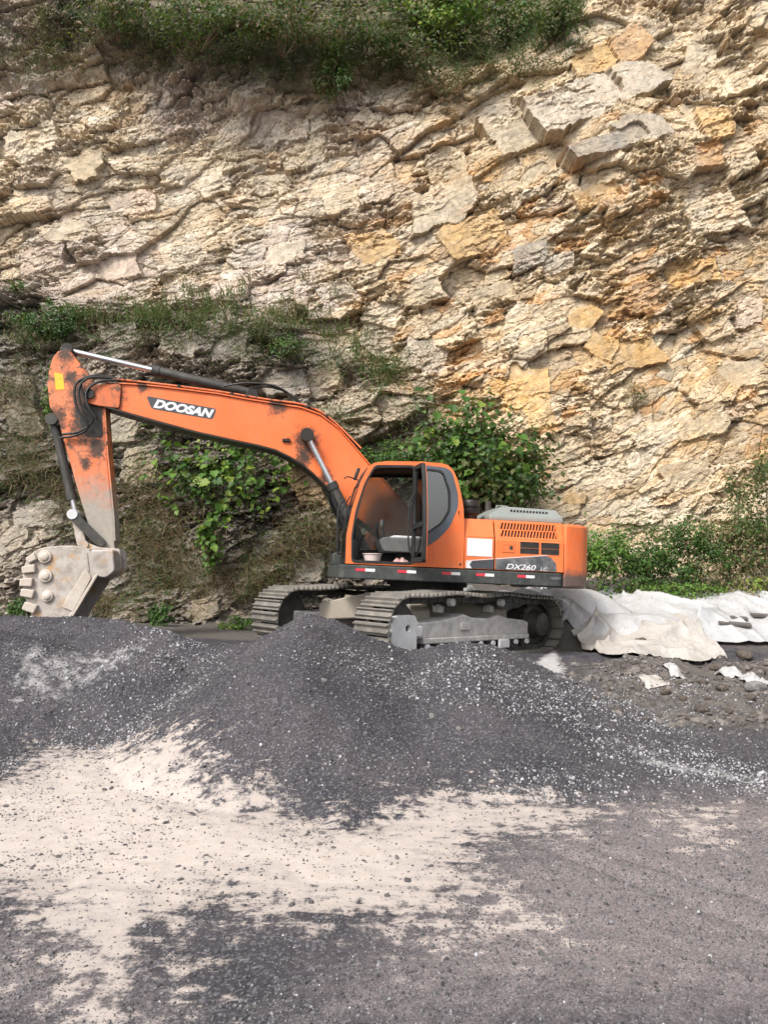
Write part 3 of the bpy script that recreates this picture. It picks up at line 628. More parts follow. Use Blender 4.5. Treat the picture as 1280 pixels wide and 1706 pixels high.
# distinct slabs and blocks standing proud of the face: (px, py, width px, height px, tilt deg, proud m, colour)
BUFF, CREAM, OCHRE, RUST, GREY, DKGREY, PINK = (.56, .46, .32), (.60, .52, .40), (.58, .36, .14), (.53, .30, .14), (.52, .47, .41), (.26, .25, .24), (.56, .44, .36)
SLABS = [(960, 175, 150, 75, 20, .55, GREY), (1045, 140, 120, 60, 24, .6, GREY), (880, 205, 120, 70, 22, .4, CREAM), (1010, 232, 130, 34, 20, .5, DKGREY), (1075, 205, 80, 45, 15, .45, GREY),  # the dark grey slab paints the shaded underside of the grey overhang
         (985, 100, 70, 50, 22, .4, OCHRE), (1050, 75, 70, 55, 30, .45, RUST), (735, 335, 110, 65, 18, .5, CREAM), (785, 385, 110, 60, 20, .12, OCHRE), (745, 265, 70, 70, 10, .2, BUFF),
         (620, 415, 75, 50, 10, .12, OCHRE), (400, 262, 55, 26, 14, .4, BUFF), (895, 285, 60, 30, 20, .25, BUFF), (985, 320, 70, 34, 22, .2, OCHRE), (1025, 330, 50, 30, 15, .25, RUST), (1190, 265, 50, 44, 10, .18, RUST),
         (1165, 105, 60, 50, 12, .25, CREAM), (1200, 200, 60, 60, 8, .2, OCHRE), (1230, 255, 60, 60, 40, .3, BUFF), (1195, 345, 90, 70, 15, .25, CREAM), (1150, 460, 90, 45, 15, .25, OCHRE), (1068, 495, 60, 50, 10, .2, RUST),
         (985, 530, 40, 45, -30, .15, OCHRE), (1005, 570, 50, 40, -20, .15, OCHRE), (1055, 585, 100, 45, 12, .14, OCHRE), (870, 640, 70, 75, -10, .12, OCHRE), (905, 685, 40, 50, -5, .12, OCHRE), (825, 650, 40, 30, -10, .12, OCHRE),
         (505, 805, 50, 70, 5, .2, OCHRE), (840, 180, 60, 50, 15, .3, GREY), (1165, 190, 50, 60, 5, .2, BUFF), (45, 240, 90, 55, 22, .55, CREAM), (150, 265, 60, 50, 30, .35, BUFF), (350, 300, 50, 40, 10, .2, CREAM),
         (1240, 620, 70, 50, 15, .35, BUFF), (1180, 710, 90, 30, 12, .3, BUFF), (1110, 720, 110, 35, 14, .25, CREAM), (950, 745, 60, 35, 20, .2, BUFF), (1000, 790, 90, 40, 15, .25, CREAM), (965, 825, 35, 18, 5, .2, OCHRE),
         (1140, 790, 80, 60, 10, .25, BUFF), (1060, 850, 70, 40, 12, .2, CREAM), (640, 520, 60, 40, -15, .25, CREAM), (700, 480, 70, 35, 10, .25, BUFF), (560, 480, 55, 40, 15, .25, GREY), (820, 480, 70, 30, 25, .25, BUFF),
         (880, 430, 60, 40, 20, .3, DKGREY), (940, 445, 55, 30, 20, .3, GREY), (700, 585, 70, 45, -20, .3, GREY), (620, 560, 60, 50, -25, .3, GREY), (470, 640, 70, 45, 10, .3, GREY), (540, 620, 50, 50, 20, .3, BUFF), (380, 585, 55, 45, 10, .25, GREY),
         (190, 545, 60, 40, 10, .3, GREY), (300, 575, 60, 40, -10, .3, GREY), (230, 765, 60, 60, 10, .3, BUFF), (205, 700, 50, 60, 10, .25, CREAM), (30, 700, 50, 60, 5, .3, BUFF), (60, 850, 80, 40, 12, .35, GREY), (15, 900, 50, 60, 10, .3, CREAM),
         (520, 940, 50, 40, 0, .3, GREY), (330, 960, 50, 35, 5, .3, GREY), (440, 910, 50, 40, 8, .3, GREY), (340, 1010, 40, 30, 5, .3, BUFF), (120, 640, 40, 40, 0, .25, GREY), (1255, 510, 45, 45, 15, .35, PINK), (1200, 540, 50, 35, 20, .3, BUFF),
         (500, 250, 70, 40, 20, .3, BUFF), (450, 300, 60, 34, 14, .25, CREAM), (560, 330, 60, 40, 16, .25, BUFF), (220, 330, 70, 40, 15, .2, PINK), (120, 380, 80, 36, 14, .25, BUFF), (60, 420, 70, 40, 10, .25, PINK), (300, 420, 70, 44, 10, .2, CREAM), (200, 440, 60, 40, 8, .2, PINK), (420, 430, 60, 40, 10, .2, GREY), (480, 415, 60, 34, 12, .2, CREAM)]
rs = random.Random(5)
slab_id = np.zeros(len(X), np.int32)
jag = 2 * (fbm(X * 3.1, Z * 3.1, 86, 4) - .5); jag2 = 2 * (fbm(X * 3.1 + 40, Z * 3.1, 87, 4) - .5)
for si, (px, py, w, h, a, pr, colr) in enumerate(SLABS):
    j = cliff_index(px, py, 8); x0, z0, y0 = X[j], Z[j], Y[j]; sc = y0 / FPX * 1.08
    W_, H_ = w * sc * .5, h * sc * .5; ca, sa = math.cos(R(a)), math.sin(R(a)); sk = rs.uniform(-.5, .5)
    box = np.nonzero((np.abs(X - x0) < W_ + H_ + .3) & (np.abs(Z - z0) < W_ + H_ + .3))[0]
    dx, dz = X[box] - x0 + .30 * jag[box] * H_, Z[box] - z0 + .30 * jag2[box] * H_; pr = pr * (.55 if (pr >= .45 or colr == DKGREY) else .35)
    u = (dx * ca + dz * sa) / W_; v = (-dx * sa + dz * ca) / H_; u = u + sk * v * H_ / W_
    cut = np.full(len(box), True)
    for _ in range(3):                       # corners broken off
        t = rs.uniform(0, 6.28); cut &= (u * math.cos(t) + v * math.sin(t)) < rs.uniform(.92, 1.25)
    m = box[(np.abs(u) < 1) & (np.abs(v) < 1) & cut & (slab_id[box] == 0)]
    if len(m) < 12: continue
    slab_id[m] = si + 1
    pl = np.percentile(Y[m], 45) - pr * .45 + rs.uniform(-.10, .10) * (X[m] - x0) + rs.uniform(-.02, .16) * (Z[m] - z0)
    Y[m] = pl - fine[m] * .45; Xd[m] = X[m]; Zd[m] = Z[m]
    cc = np.array(colr) * rs.uniform(.9, 1.08); vv = fbm(X[m] * 1.7, Z[m] * 1.7, 88, 4)[:, None]
    cc = cc * (1 - .34 * bench[m][:, None])
    C[m] = cc * (.80 + .40 * vv) + (C[m] - cc) * .42 + np.array((.03, .0, -.03)) * (vv - .5)
rebin()
C = np.clip(C, .02, .85); VV = np.stack([Xd, Y, Zd], 1); FF = grid_faces(len(cxs), len(czs))
fs = slab_id[FF]; fid = np.where((fs == fs[:, :1]).all(1), fs[:, 0], 0)
def rock_piece(name, faces, parent=None):
    ids_, inv = np.unique(faces, return_inverse=True)
    me = np_mesh(name, VV[ids_], inv.reshape(faces.shape), M['cliff'], False); vcol(me, 'Col', C[ids_])
    return link(bpy.data.objects.new(name, me), parent)
cliff = rock_piece('cliff', FF[fid == 0]); tag(cliff, kind='structure')
for si in range(1, len(SLABS) + 1):
    if (fid == si).sum() > 8: rock_piece('rock_slab', FF[fid == si], cliff)
# ================================================================== EXCAVATOR
# own axes: x forward (left in the picture), y to its left side (towards the camera), z up; origin under the slewing ring
exc = empty('excavator', (0.72, 13.3, 0.36))
exc.rotation_mode = 'QUATERNION'
exc.rotation_quaternion = (Matrix.Rotation(R(2.3), 3, 'Y') @ Matrix.Rotation(math.pi + R(8), 3, 'Z')).to_quaternion()
tag(exc, 'orange crawler excavator with open cab door standing behind the gravel heap', 'excavator')
UC = Matrix.Translation((0.22, 0.04, 0)) @ Matrix.Rotation(R(38), 4, 'Z')      # the tracks are slewed against the house

# ---- undercarriage
L_, RAD, G_ = 1.86, 0.455, 1.26
def track_path():
    P = [(x, 0.0) for x in np.linspace(-L_, L_, 40)]
    P += [(L_ + RAD * math.sin(t), RAD - RAD * math.cos(t)) for t in np.linspace(0.05, math.pi - .05, 30)]
    for x in np.linspace(L_, -L_, 60)[1:-1]:
        z = 2 * RAD + 0.045 * math.exp(-((x - .75) / .5) ** 2) + 0.05 * math.exp(-((x + .6) / .5) ** 2)
        P.append((x, z))
    P += [(-L_ - RAD * math.sin(t), RAD + RAD * math.cos(t)) for t in np.linspace(.05, math.pi - .05, 30)]
    P = np.array(P + [P[0]]); seg = np.hypot(*np.diff(P, axis=0).T); cum = np.concatenate([[0], np.cumsum(seg)])
    return P, cum
TP, TC = track_path(); NS = 50
def track_at(s):
    s = s % TC[-1]; p = np.array([np.interp(s, TC, TP[:, 0]), np.interp(s, TC, TP[:, 1])])
    q = np.array([np.interp((s + .02) % TC[-1], TC, TP[:, 0]), np.interp((s + .02) % TC[-1], TC, TP[:, 1])]); d = q - p
    return p, math.atan2(d[1], d[0])
pitch = TC[-1] / NS
sh = MB()
prof = [(-.46, .004), (.44, .004), (.44, -.012), (.36, -.016), (.33, -.060), (.24, -.060), (.19, -.018), (-.12, -.018), (-.16, -.058), (-.25, -.058), (-.30, -.018), (-.46, -.012)]
sh.prism([(x * pitch * .95, z) for x, z in prof], -.35, .35, 'y')
SHOE = sh.mesh('track_shoe', M['track'], 30)
for side, nm in ((1, 'near'), (-1, 'far')):
    yc = side * G_
    ch = MB()
    for k in range(NS):
        p, a = track_at((k + .5) * pitch)
        for dy in (-.11, .11):
            n_ = Vector((-math.sin(a), 0, math.cos(a)))
            ch.box((p[0] + n_.x * .055, yc + dy, p[1] + n_.z * .055 + .0), (pitch * .92, .05, .085), (0, -a, 0))
    tr = ch.build('track', M['steel_dark'], exc, 0, xf=UC)
    for k in range(NS):
        p, a = track_at((k + .5) * pitch)
        o = bpy.data.objects.new('track_shoe', SHOE); link(o, tr)
        o.location = (p[0], yc, p[1] + .012); o.rotation_euler = (0, -a, 0)
    fr = MB()
    fr.prism([(-1.42, .30), (1.56, .30), (1.60, .36), (1.60, .54), (1.15, .55), (.70, .60), (.45, .66), (.20, .60), (-.25, .58), (-.50, .64), (-.80, .58), (-1.30, .54), (-1.42, .50)], yc - .20, yc + .20)
    fr.prism([(-1.42, .22), (1.42, .22), (1.42, .31), (-1.42, .31)], yc - .23, yc + .23)
    fo = fr.build('track_frame', M['frame_dust'], exc, .02, xf=UC)
    b2 = MB(); b2.box((.42, yc + side * .215, .47), (.22, .05, .13)).build('bracket', M['frame_dust'], fo, .012)
    b2 = MB(); b2.box((-.62, yc + side * .245, .16), (.30, .05, .15)).build('roller_guard', M['yoke'], fo, .02)
    b2 = MB(); b2.box((1.62, yc, .45), (.35, .30, .22)).build('tension_housing', M['frame_dust'], fo, .02)
    # front idler with its pale yoke plate
    idl = MB(); idl.lathe((L_, yc - .1, RAD), (0, 1, 0), [(0, .30), (0, .36), (.05, .375), (.06, .40), (.14, .40), (.15, .375), (.2, .36), (.2, .30)], 32)
    idl.build('idler', M['steel_dark'], exc, 0, xf=UC)
    yk = MB()
    yp = rounded([(1.66, .10), (1.72, .05), (2.06, .06), (2.19, .18), (2.20, .56), (2.10, .66), (1.72, .66), (1.66, .58)], .06, 3)
    hole = [(1.86 + .052 * math.cos(-t), .47 + .052 * math.sin(-t)) for t in np.linspace(0, 2 * math.pi, 16, endpoint=False)]
    ya = yc + side * .20
    yk.plate([yp, hole], min(ya, ya + side * .09), max(ya, ya + side * .09))
    yo = yk.build('idler_yoke', M['yoke'], exc, .015, xf=UC)
    MB().box((1.60, ya + side * .04, .42), (.14, .09, .16)).build('yoke_block', M['yoke'], yo, .015)
    MB().cyl((1.86, ya - side * .02, .47), (1.86, ya + side * .03, .47), .05, n=16).build('pin', M['grease_and_shade'], yo)
    # sprocket and final drive
    sp = MB(); pts = []
    for k in range(42):
        t = 2 * math.pi * k / 42; pts.append((-L_ + (.40 if k % 2 else .345) * math.cos(t), RAD + (.40 if k % 2 else .345) * math.sin(t)))
    sp.prism(pts, yc - .035, yc + .035)
    spo = sp.build('sprocket', M['steel_dark'], exc, 0, xf=UC)
    fd = MB(); fd.lathe((-L_, yc, RAD), (0, side, 0), [(-.15, .27), (.05, .27), (.10, .24), (.16, .22), (.22, .21), (.24, .18), (.24, .02)], 28)
    fd.build('final_drive', M['steel_dark'], spo)
    for k in range(9):
        x = -1.35 + k * .335
        r_ = MB(); r_.lathe((x, yc - .17, .175), (0, 1, 0), [(0, .07), (.0, .10), (.05, .10), (.07, .075), (.27, .075), (.29, .10), (.34, .10), (.34, .06), (.37, .05)], 16)
        ro = r_.build('track_roller', M['steel_dark'], exc, 0, xf=UC)
        MB().cyl((x, yc + side * .17, .175), (x, yc + side * .245, .175), .048, .042, 12).build('roller_cap', M['yoke'], ro)
    for x in (.75, -.6):
        r_ = MB(); r_.lathe((x, yc - .14, .845), (0, 1, 0), [(0, .05), (.0, .085), (.05, .085), (.06, .07), (.22, .07), (.23, .085), (.28, .085), (.28, .055), (.34, .05)], 18)
        ro = r_.build('carrier_roller', M['steel_dark'], exc, 0, xf=UC)
        MB().cyl((x, yc + side * .14, .845), (x, yc + side * .225, .845), .065, .06, 14).build('roller_cap', M['frame_dust'], ro)
        MB().box((x, yc - side * .08, .75), (.10, .16, .16)).build('bracket', M['frame_dust'], ro, .01)
cb = MB(); cb.prism(rounded([(-.75, -.62), (.75, -.62), (.75, .62), (-.75, .62)], .2), .52, .92, 'z')
for sx in (-1, 1):
    for sy in (-1, 1):
        V = []
        for (t, wd, z0, z1) in ((0, .30, .48, .93), (1, .24, .40, .70)):
            x = sx * (.45 + .62 * t); y = sy * (.40 + .70 * t)
            V += [(x - wd * .9, y - .1 * sy * 0, z0), (x + wd * .9, y, z0), (x + wd * .9, y, z1), (x - wd * .9, y, z1)]
        cb.add(V, [(0, 1, 2, 3), (7, 6, 5, 4), (0, 4, 5, 1), (1, 5, 6, 2), (2, 6, 7, 3), (3, 7, 4, 0)])
cb.build('car_body', M['carbody'], exc, .025, xf=UC)
MB().lathe((0, 0, .90), (0, 0, 1), [(0, .70), (.06, .70), (.06, .66), (.17, .66), (.17, .72), (.25, .72)], 40).build('slewing_ring', M['steel_dark'], exc)

# ---- house
dk = MB(); dk.prism(rounded([(-1.98, -1.46), (1.64, -1.46), (1.70, -1.40), (1.70, 1.40), (1.64, 1.46), (-1.98, 1.46)], .08, 3), 1.15, 1.37, 'z')
deck = dk.build('deck_frame', M['deck'], exc, .018)
for (x0, x1) in ((1.44, 1.13), (.77, .47), (.05, -.25), (-.51, -.81), (-1.20, -1.49)):
    xm = x0 + (x1 - x0) * .5
    MB().box(((x0 + xm) / 2, 1.462, 1.297), (abs(xm - x0), .008, .046)).build('red_reflector', M['red'], deck)
    MB().box(((x1 + xm) / 2, 1.462, 1.297), (abs(xm - x1), .008, .046)).build('white_reflector', M['white'], deck)
MB().box((-1.85, 1.463, 1.29), (.18, .006, .045)).build('worn_reflector', M['decal_dusty'], deck)
# counterweight, rounded tail
arc = [(-1.99, -1.45), (-1.99, 1.45)] + [(-2.02 - .72 * math.sin(t) ** .8 * 1.0, 1.45 * math.cos(t)) for t in np.linspace(.32, math.pi - .32, 17)]
cw = MB(); cw.prism(arc, 1.13, 2.19, 'z'); cwo = cw.build('counterweight', M['orange_weight'], exc, .05, seg=3)
MB().tube([(-2.35, 1.30, 2.18), (-2.33, 1.28, 2.22), (-2.27, 1.22, 2.22), (-2.25, 1.20, 2.18)], .014).build('lifting_eye', M['steel_dark'], cwo)
# engine bay body, hood
MB().prism([(-1.98, 1.38), (-.32, 1.38), (-.32, 2.17), (-1.98, 2.17)], -1.42, 1.22).build('engine_bay', M['black'], exc)
MB().prism([(-1.985, 2.172), (-.31, 2.172), (-.31, 2.205), (-1.985, 2.205)], -1.44, 1.30).build('hood', M['orange'], exc, .015)
def panel(name, x0, x1, mat):
    """side door: upright below, a shoulder step, then leaning in"""
    m = MB(); m.prism([(1.40, 1.385), (1.45, 1.385), (1.45, 1.865), (1.435, 1.885), (1.435, 1.90), (1.40, 1.90)], x0, x1, 'x')
    return m.build(name, mat, exc, .008)
pa = panel('front_service_door', -.315, -.805, M['orange'])
MB().prism([(1.40, 1.902), (1.43, 1.902), (1.325, 2.20), (1.29, 2.20)], -.315, -.805, 'x').build('upper_panel', M['orange'], pa, .006)
pb = panel('rear_service_door', -.825, -1.985, M['orange'])
MB().box((-.56, 1.453, 1.735), (.42, .006, .285)).build('white_notice', M['white'], pa)
# upper louvred panel of the rear door: real slots between slanted slats
def lean(x, t, off=0.0):                     # t: 0..1 up the leaning face
    y, z = 1.43 + (1.325 - 1.43) * t, 1.902 + (2.20 - 1.902) * t
    nv = Vector((0, .298, .105)).normalized(); return (x, y + nv.y * off, z + nv.z * off)
def lquad(m, x0, x1, t0, t1, sk=0.0, th=.03):
    c = [(x0 + sk, t0), (x1 + sk, t0), (x1 - sk, t1), (x0 - sk, t1)]
    V = [lean(x, t, 0) for x, t in c] + [lean(x, t, -th) for x, t in c]
    m.add(V, [(0, 1, 2, 3), (7, 6, 5, 4), (0, 4, 5, 1), (1, 5, 6, 2), (2, 6, 7, 3), (3, 7, 4, 0)])
m = MB()
lquad(m, -.825, -1.985, 0, .10); lquad(m, -.825, -1.985, .88, 1.0)
lquad(m, -.825, -.925, .10, .88); lquad(m, -1.875, -1.985, .10, .88); lquad(m, -.925, -1.875, .475, .515)
up = m.build('upper_panel', M['orange'], pb)
m = MB(); lquad(m, -.92, -1.88, .09, .89, 0, .012); m.v = [(x, y - .035, z - .012) for x, y, z in m.v]; m.build('slot_backing', M['black'], up)
m = MB()
for t0, t1 in ((.10, .475), (.515, .88)):
    for k in range(18):
        x = -.925 - k * .95 / 17.5; lquad(m, x + .010, x - .012, t0, t1, .016, .02)
lv = m.build('louvre_slats', M['orange'], up)
# handle recess, grilles, decals
hr = MB(); hr.plate([[(-.935, 1.675), (-1.145, 1.675), (-1.145, 1.815), (-.935, 1.815)], [(-.955, 1.695), (-.955, 1.795), (-1.125, 1.795), (-1.125, 1.695)]], 1.450, 1.459).build('latch_frame', M['orange'], pb, .003)
MB().box((-1.04, 1.452, 1.745), (.165, .005, .095)).build('latch_recess', M['orange_weight'], pb)
MB().box((-1.085, 1.459, 1.755), (.05, .012, .055)).build('latch', M['steel_dark'], pb, .004)
for x0, x1 in ((-1.24, -1.555), (-1.595, -1.90)):
    for z0, z1 in ((1.67, 1.755), (1.765, 1.86)):
        g_ = MB(); g_.plate([[(x0, z0), (x1, z0), (x1, z1), (x0, z1)], [(x0 - .008, z0 + .008), (x0 - .008, z1 - .008), (x1 + .008, z1 - .008), (x1 + .008, z0 + .008)]], 1.450, 1.458)
        for k in range(1, 14): g_.box((x0 + (x1 - x0) * k / 14, 1.4535, (z0 + z1) / 2), (.005, .004, z1 - z0))
        for k in range(1, 5): g_.box(((x0 + x1) / 2, 1.4535, z0 + (z1 - z0) * k / 5), (x0 - x1, .004, .004))
        go_ = g_.build('grille', M['steel_dark'], pb)
        MB().box(((x0 + x1) / 2, 1.4505, (z0 + z1) / 2), (x0 - x1, .002, z1 - z0)).build('grille_backing', M['black'], go_)
MB().prism([(-.345, 1.50), (-.80, 1.55), (-.80, 1.395), (-.345, 1.395)], 1.450, 1.4535).build('stripe_decal', M['decal'], pa)
MB().prism([(-.342, 1.502), (-.44, 1.512), (-.40, 1.45), (-.44, 1.393), (-.342, 1.393)], 1.4537, 1.4555).build('stripe_end', M['white'], pa)
db = MB().prism([(-.83, 1.553), (-1.70, 1.645), (-1.77, 1.62), (-1.85, 1.53), (-1.87, 1.395), (-.83, 1.395)], 1.450, 1.4535).build('stripe_decal', M['decal_dusty'], pb)
MB().prism([(-.345, 1.506), (-.80, 1.556), (-.80, 1.566), (-.345, 1.516)], 1.450, 1.4545).build('stripe_edge', M['white'], pa)
MB().prism([(-.83, 1.559), (-1.70, 1.651), (-1.70, 1.661), (-.83, 1.569)], 1.450, 1.4545).build('stripe_edge', M['white'], pb)
def lettering(name, body, mat, parent, org, right, up_, size, xs=1.0, shear=0.0, bold=0.0, align='LEFT'):
    cu = bpy.data.curves.new(name, 'FONT'); cu.body = body; cu.size = size; cu.shear = shear; cu.offset = bold; cu.extrude = .0008; cu.align_x = align; cu.align_y = 'CENTER'
    t = bpy.data.objects.new(name, cu); COL.objects.link(t)
    me = bpy.data.meshes.new_from_object(t.evaluated_get(bpy.context.evaluated_depsgraph_get())); COL.objects.unlink(t); bpy.data.objects.remove(t)
    me.materials.clear(); me.materials.append(mat); me.name = name
    o = bpy.data.objects.new(name, me); link(o, parent)
    X_, Y_ = Vector(right).normalized(), Vector(up_).normalized(); Y_ = (Y_ - X_ * Y_.dot(X_)).normalized(); Z_ = X_.cross(Y_)
    m4 = Matrix((X_ * xs, Y_, Z_)).transposed().to_4x4(); m4.translation = Vector(org); o.matrix_basis = m4
    return o
lettering('lettering', 'DX260', M['white'], pb, (-1.00, 1.4547, 1.445), (-1, 0, -.01), (0, 0, 1), .120, 1.40, .30, .001)
lettering('lettering', 'LC', M['white'], pb, (-1.58, 1.4547, 1.428), (-1, 0, -.01), (0, 0, 1), .075, 1.3, .30, .0)
# engine cover and pre-cleaner on top
m = MB()
bot = [(-.80, 1.12), (-2.10, 1.12), (-2.10, -.3), (-.80, -.3)]; tpp = [(-1.08, .96), (-2.02, .98), (-2.02, -.15), (-1.08, -.15)]
V = [(x, y, 2.206) for x, y in bot] + [(x, y, 2.30) for x, y in bot] + [(x, y, 2.475 if x > -1.5 else 2.455) for x, y in tpp]
m.add(V, [(3, 2, 1, 0)] + [(i, (i + 1) % 4, (i + 1) % 4 + 4, i + 4) for i in range(4)] + [(i + 4, (i + 1) % 4 + 4, (i + 1) % 4 + 8, i + 8) for i in range(4)] + [(8, 9, 10, 11)])
ec = m.build('engine_cover', M['grey_cover'], exc, .03, seg=3)
for k in range(12):
    x = -1.20 - k * .056
    o = MB().box((0, 0, 0), (.034, .012, .075)).build('vent_slot', M['black'], ec, .004); o.location = (x, 1.048, 2.385 - .0008 * k); o.rotation_euler = (R(-42), 0, 0)
MB().tube([(-1.10, .5, 2.47), (-1.12, .5, 2.52), (-1.3, .5, 2.52), (-1.34, .5, 2.47)], .012).build('grab_handle', M['grey_cover'], ec)
pc = MB(); pc.lathe((-.54, .85, 2.19), (0, 0, 1), [(0, .12), (.10, .12), (.12, .13), (.14, .155), (.19, .16), (.20, .145), (.24, .145), (.25, .165), (.33, .165), (.36, .15), (.37, .02)], 28)
pc.build('air_precleaner', M['grease_and_shade'], exc)
MB().cyl((-1.35, -.9, 2.2), (-1.35, -.9, 2.75), .06).build('exhaust_pipe', M['steel_dark'], exc)
# right-hand side: tank, tool box, hand rail
MB().prism([(-.30, 1.38), (1.15, 1.38), (1.15, 1.80), (.95, 2.08), (-.30, 2.10)], -1.44, -.42).build('fuel_tank', M['orange'], exc, .03)
MB().prism([(1.17, 1.38), (1.66, 1.38), (1.66, 1.60), (1.17, 1.72)], -1.44, -.55).build('tool_box', M['deck'], exc, .02)
MB().tube([(1.50, -1.38, 1.62), (1.48, -1.38, 2.35), (1.30, -1.38, 2.60), (.2, -1.38, 2.62), (.1, -1.38, 2.08)], .017).build('hand_rail', M['black'], exc)

# ---- cab
SIDE = [(1.60, 1.385), (1.60, 1.85), (1.535, 2.24), (1.42, 2.68), (1.30, 2.94), (1.20, 3.01), (1.02, 3.045), (.42, 3.075), (.10, 3.065), (0, 3.04), (-.09, 2.96), (-.16, 2.82), (-.23, 2.58), (-.275, 2.37), (-.305, 1.95), (-.305, 1.385)]
DOOR = rounded([(1.50, 1.43), (1.51, 1.85), (1.45, 2.22), (1.34, 2.66), (1.20, 2.945), (.56, 2.985), (.53, 1.43)], .07, 4)
RWIN = rounded([(.38, 2.965), (.09, 2.945), (-.045, 2.62), (-.055, 2.30), (.08, 2.08), (.38, 1.87)], .07, 4)
BAND = rounded([(.42, 3.02), (.04, 3.0), (-.07, 2.93), (-.175, 2.58), (-.185, 2.38), (-.06, 2.05), (.12, 1.84), (.42, 1.63)], .06, 4)
cabm = MB(); cabm.plate([SIDE, DOOR, RWIN], 1.395, 1.450)
cab = cabm.build('cab', M['orange'], exc, .016)
far = rounded([(1.46, 1.62), (1.47, 1.85), (1.41, 2.22), (1.30, 2.64), (1.18, 2.90), (.02, 2.95), (-.10, 2.60), (-.15, 2.30), (-.15, 1.75)], .08, 4)
MB().plate([SIDE, far], .45, .50).build('side_frame', M['black'], cab, .01)
MB().plate([far], .470, .476).build('side_window', M['glass_pale_film'], cab)
# the dark trim round the door opening and the band round the rear window
def grow(poly, d):
    c = np.mean(poly, 0); return [tuple(np.array(p) + (np.array(p) - c) / np.linalg.norm(np.array(p) - c) * d) for p in poly]
MB().plate([grow(DOOR, .028), grow(DOOR, -.018)], 1.385, 1.460).build('door_seal', M['black'], cab)
MB().plate([BAND, RWIN], 1.4505, 1.454).build('window_band', M['blueband'], cab)
MB().plate([grow(RWIN, .006), grow(RWIN, -.03)], 1.40, 1.458).build('window_seal', M['black'], cab)
MB().plate([grow(RWIN, -.01)], 1.425, 1.431).build('rear_side_window', M['glass_dark'], cab)
# roof, back wall and front pillars follow the side outline
def strip(i0, i1, t, ya=.50, yb=1.395, pts=SIDE):
    P = pts[i0:i1 + 1]; c = (.7, 2.2); Q = [tuple(np.array(p) + (np.array(c) - np.array(p)) / np.linalg.norm(np.array(c) - np.array(p)) * t) for p in P]
    m = MB(); k = len(P)
    V = [(x, ya, z) for x, z in P + Q] + [(x, yb, z) for x, z in P + Q]; o = 2 * k
    F = []
    for j in range(k - 1):
        F += [(j, j + 1, o + j + 1, o + j), (k + j, o + k + j, o + k + j + 1, k + j + 1), (j, k + j, k + j + 1, j + 1), (o + j, o + j + 1, o + k + j + 1, o + k + j)]
    F += [(0, o, o + k, k), (k - 1, 2 * k - 1, o + 2 * k - 1, o + k - 1)]
    return m.add(V, F)
strip(4, 11, .05).build('roof', M['orange'], cab)
strip(4, 11, .03, .505, 1.39, [(x * .97 + .02, z - .06) for x, z in SIDE]).build('roof_lining', M['black'], cab)
strip(13, 15, .05).build('rear_wall', M['seat'], cab)
strip(11, 13, .012, .56, 1.34).build('back_window', M['glass_dark'], cab)
strip(0, 4, .012, .54, 1.36).build('windscreen', M['glass'], cab)
for ya, yb in ((.498, .545), (1.352, 1.397)): strip(0, 4, .05, ya, yb, [(x + .012, z) for x, z in SIDE]).build('windscreen_seal', M['black'], cab)
strip(0, 1, .05, .545, 1.352, [(x + .008, z) for x, z in [(1.60, 1.385), (1.60, 1.47)]]).build('windscreen_sill', M['black'], cab)
strip(3, 4, .06, .545, 1.352, [(x + .010, z) for x, z in SIDE]).build('windscreen_header', M['black'], cab)
MB().box((.65, .93, 1.400), (1.78, .88, .03)).build('cab_floor', M['lining'], cab)
MB().tube([(1.66, 1.40, 1.55), (1.74, 1.44, 1.60), (1.75, 1.44, 2.20), (1.66, 1.42, 2.42)], .016).build('grab_rail', M['black'], cab)
MB().tube([(1.45, 1.40, 2.72), (1.62, 1.44, 2.76), (1.68, 1.46, 2.72)], .010).build('mirror_arm', M['black'], cab)
MB().box((1.47, 1.30, 2.83), (.05, .14, .20), (0, -.3, 0)).build('mirror', M['black'], cab, .02)
MB().tube([(1.58, .9, 1.9), (1.66, .95, 2.2), (1.53, 1.0, 2.5)], .010).build('wiper', M['black'], cab)
MB().box((-.20, 1.455, 2.28), (.014, .012, .06)).build('bolt', M['black'], cab)
MB().box((-.215, 1.455, 2.27), (.035, .006, .10)).build('hinge_plate', M['orange'], cab)
MB().cyl((-.25, 1.448, 1.45), (-.25, 1.457, 1.45), .018, n=12).build('bolt', M['black'], cab)
# open door, hinged at its rear post and swung square to the cab
W_D = .90
dpoly = [(.02, 1.44), (.02, 2.99), (W_D * .66, 2.965), (W_D * .80, 2.70), (W_D * .93, 2.25), (W_D * .99, 1.85), (W_D * .98, 1.44)]
dp = rounded(dpoly, .06, 3); dw = rounded([(.09, 2.05), (.09, 2.92), (W_D * .62, 2.895), (W_D * .74, 2.66), (W_D * .865, 2.25), (W_D * .90, 2.05)], .05, 3)
dl = rounded([(.09, 1.52), (.09, 1.97), (W_D * .91, 1.97), (W_D * .92, 1.84), (W_D * .91, 1.52)], .05, 3)
DX = Matrix.Translation((.535, 1.462, 0)) @ Matrix.Rotation(R(91), 4, 'Z')
door = MB().plate([dp, dw, dl], -.03, .03).build('cab_door', M['black'], exc, .01, xf=DX)
MB().plate([dw], -.004, .004).build('door_window', M['glass'], door)
MB().plate([dl], -.004, .004).build('lower_window', M['glass_dark'], door)
MB().plate([grow(dp, .004), grow(dw, .03)], .0305, .036).build('outer_skin', M['orange'], door)
MB().tube([(.14, -.03, 1.55), (.12, -.10, 1.75), (.12, -.10, 2.35), (.14, -.03, 2.55)], .014).build('pull_bar', M['black'], door)
MB().box((W_D * .86, -.045, 2.0), (.12, .03, .07)).build('door_latch', M['black'], door, .01)
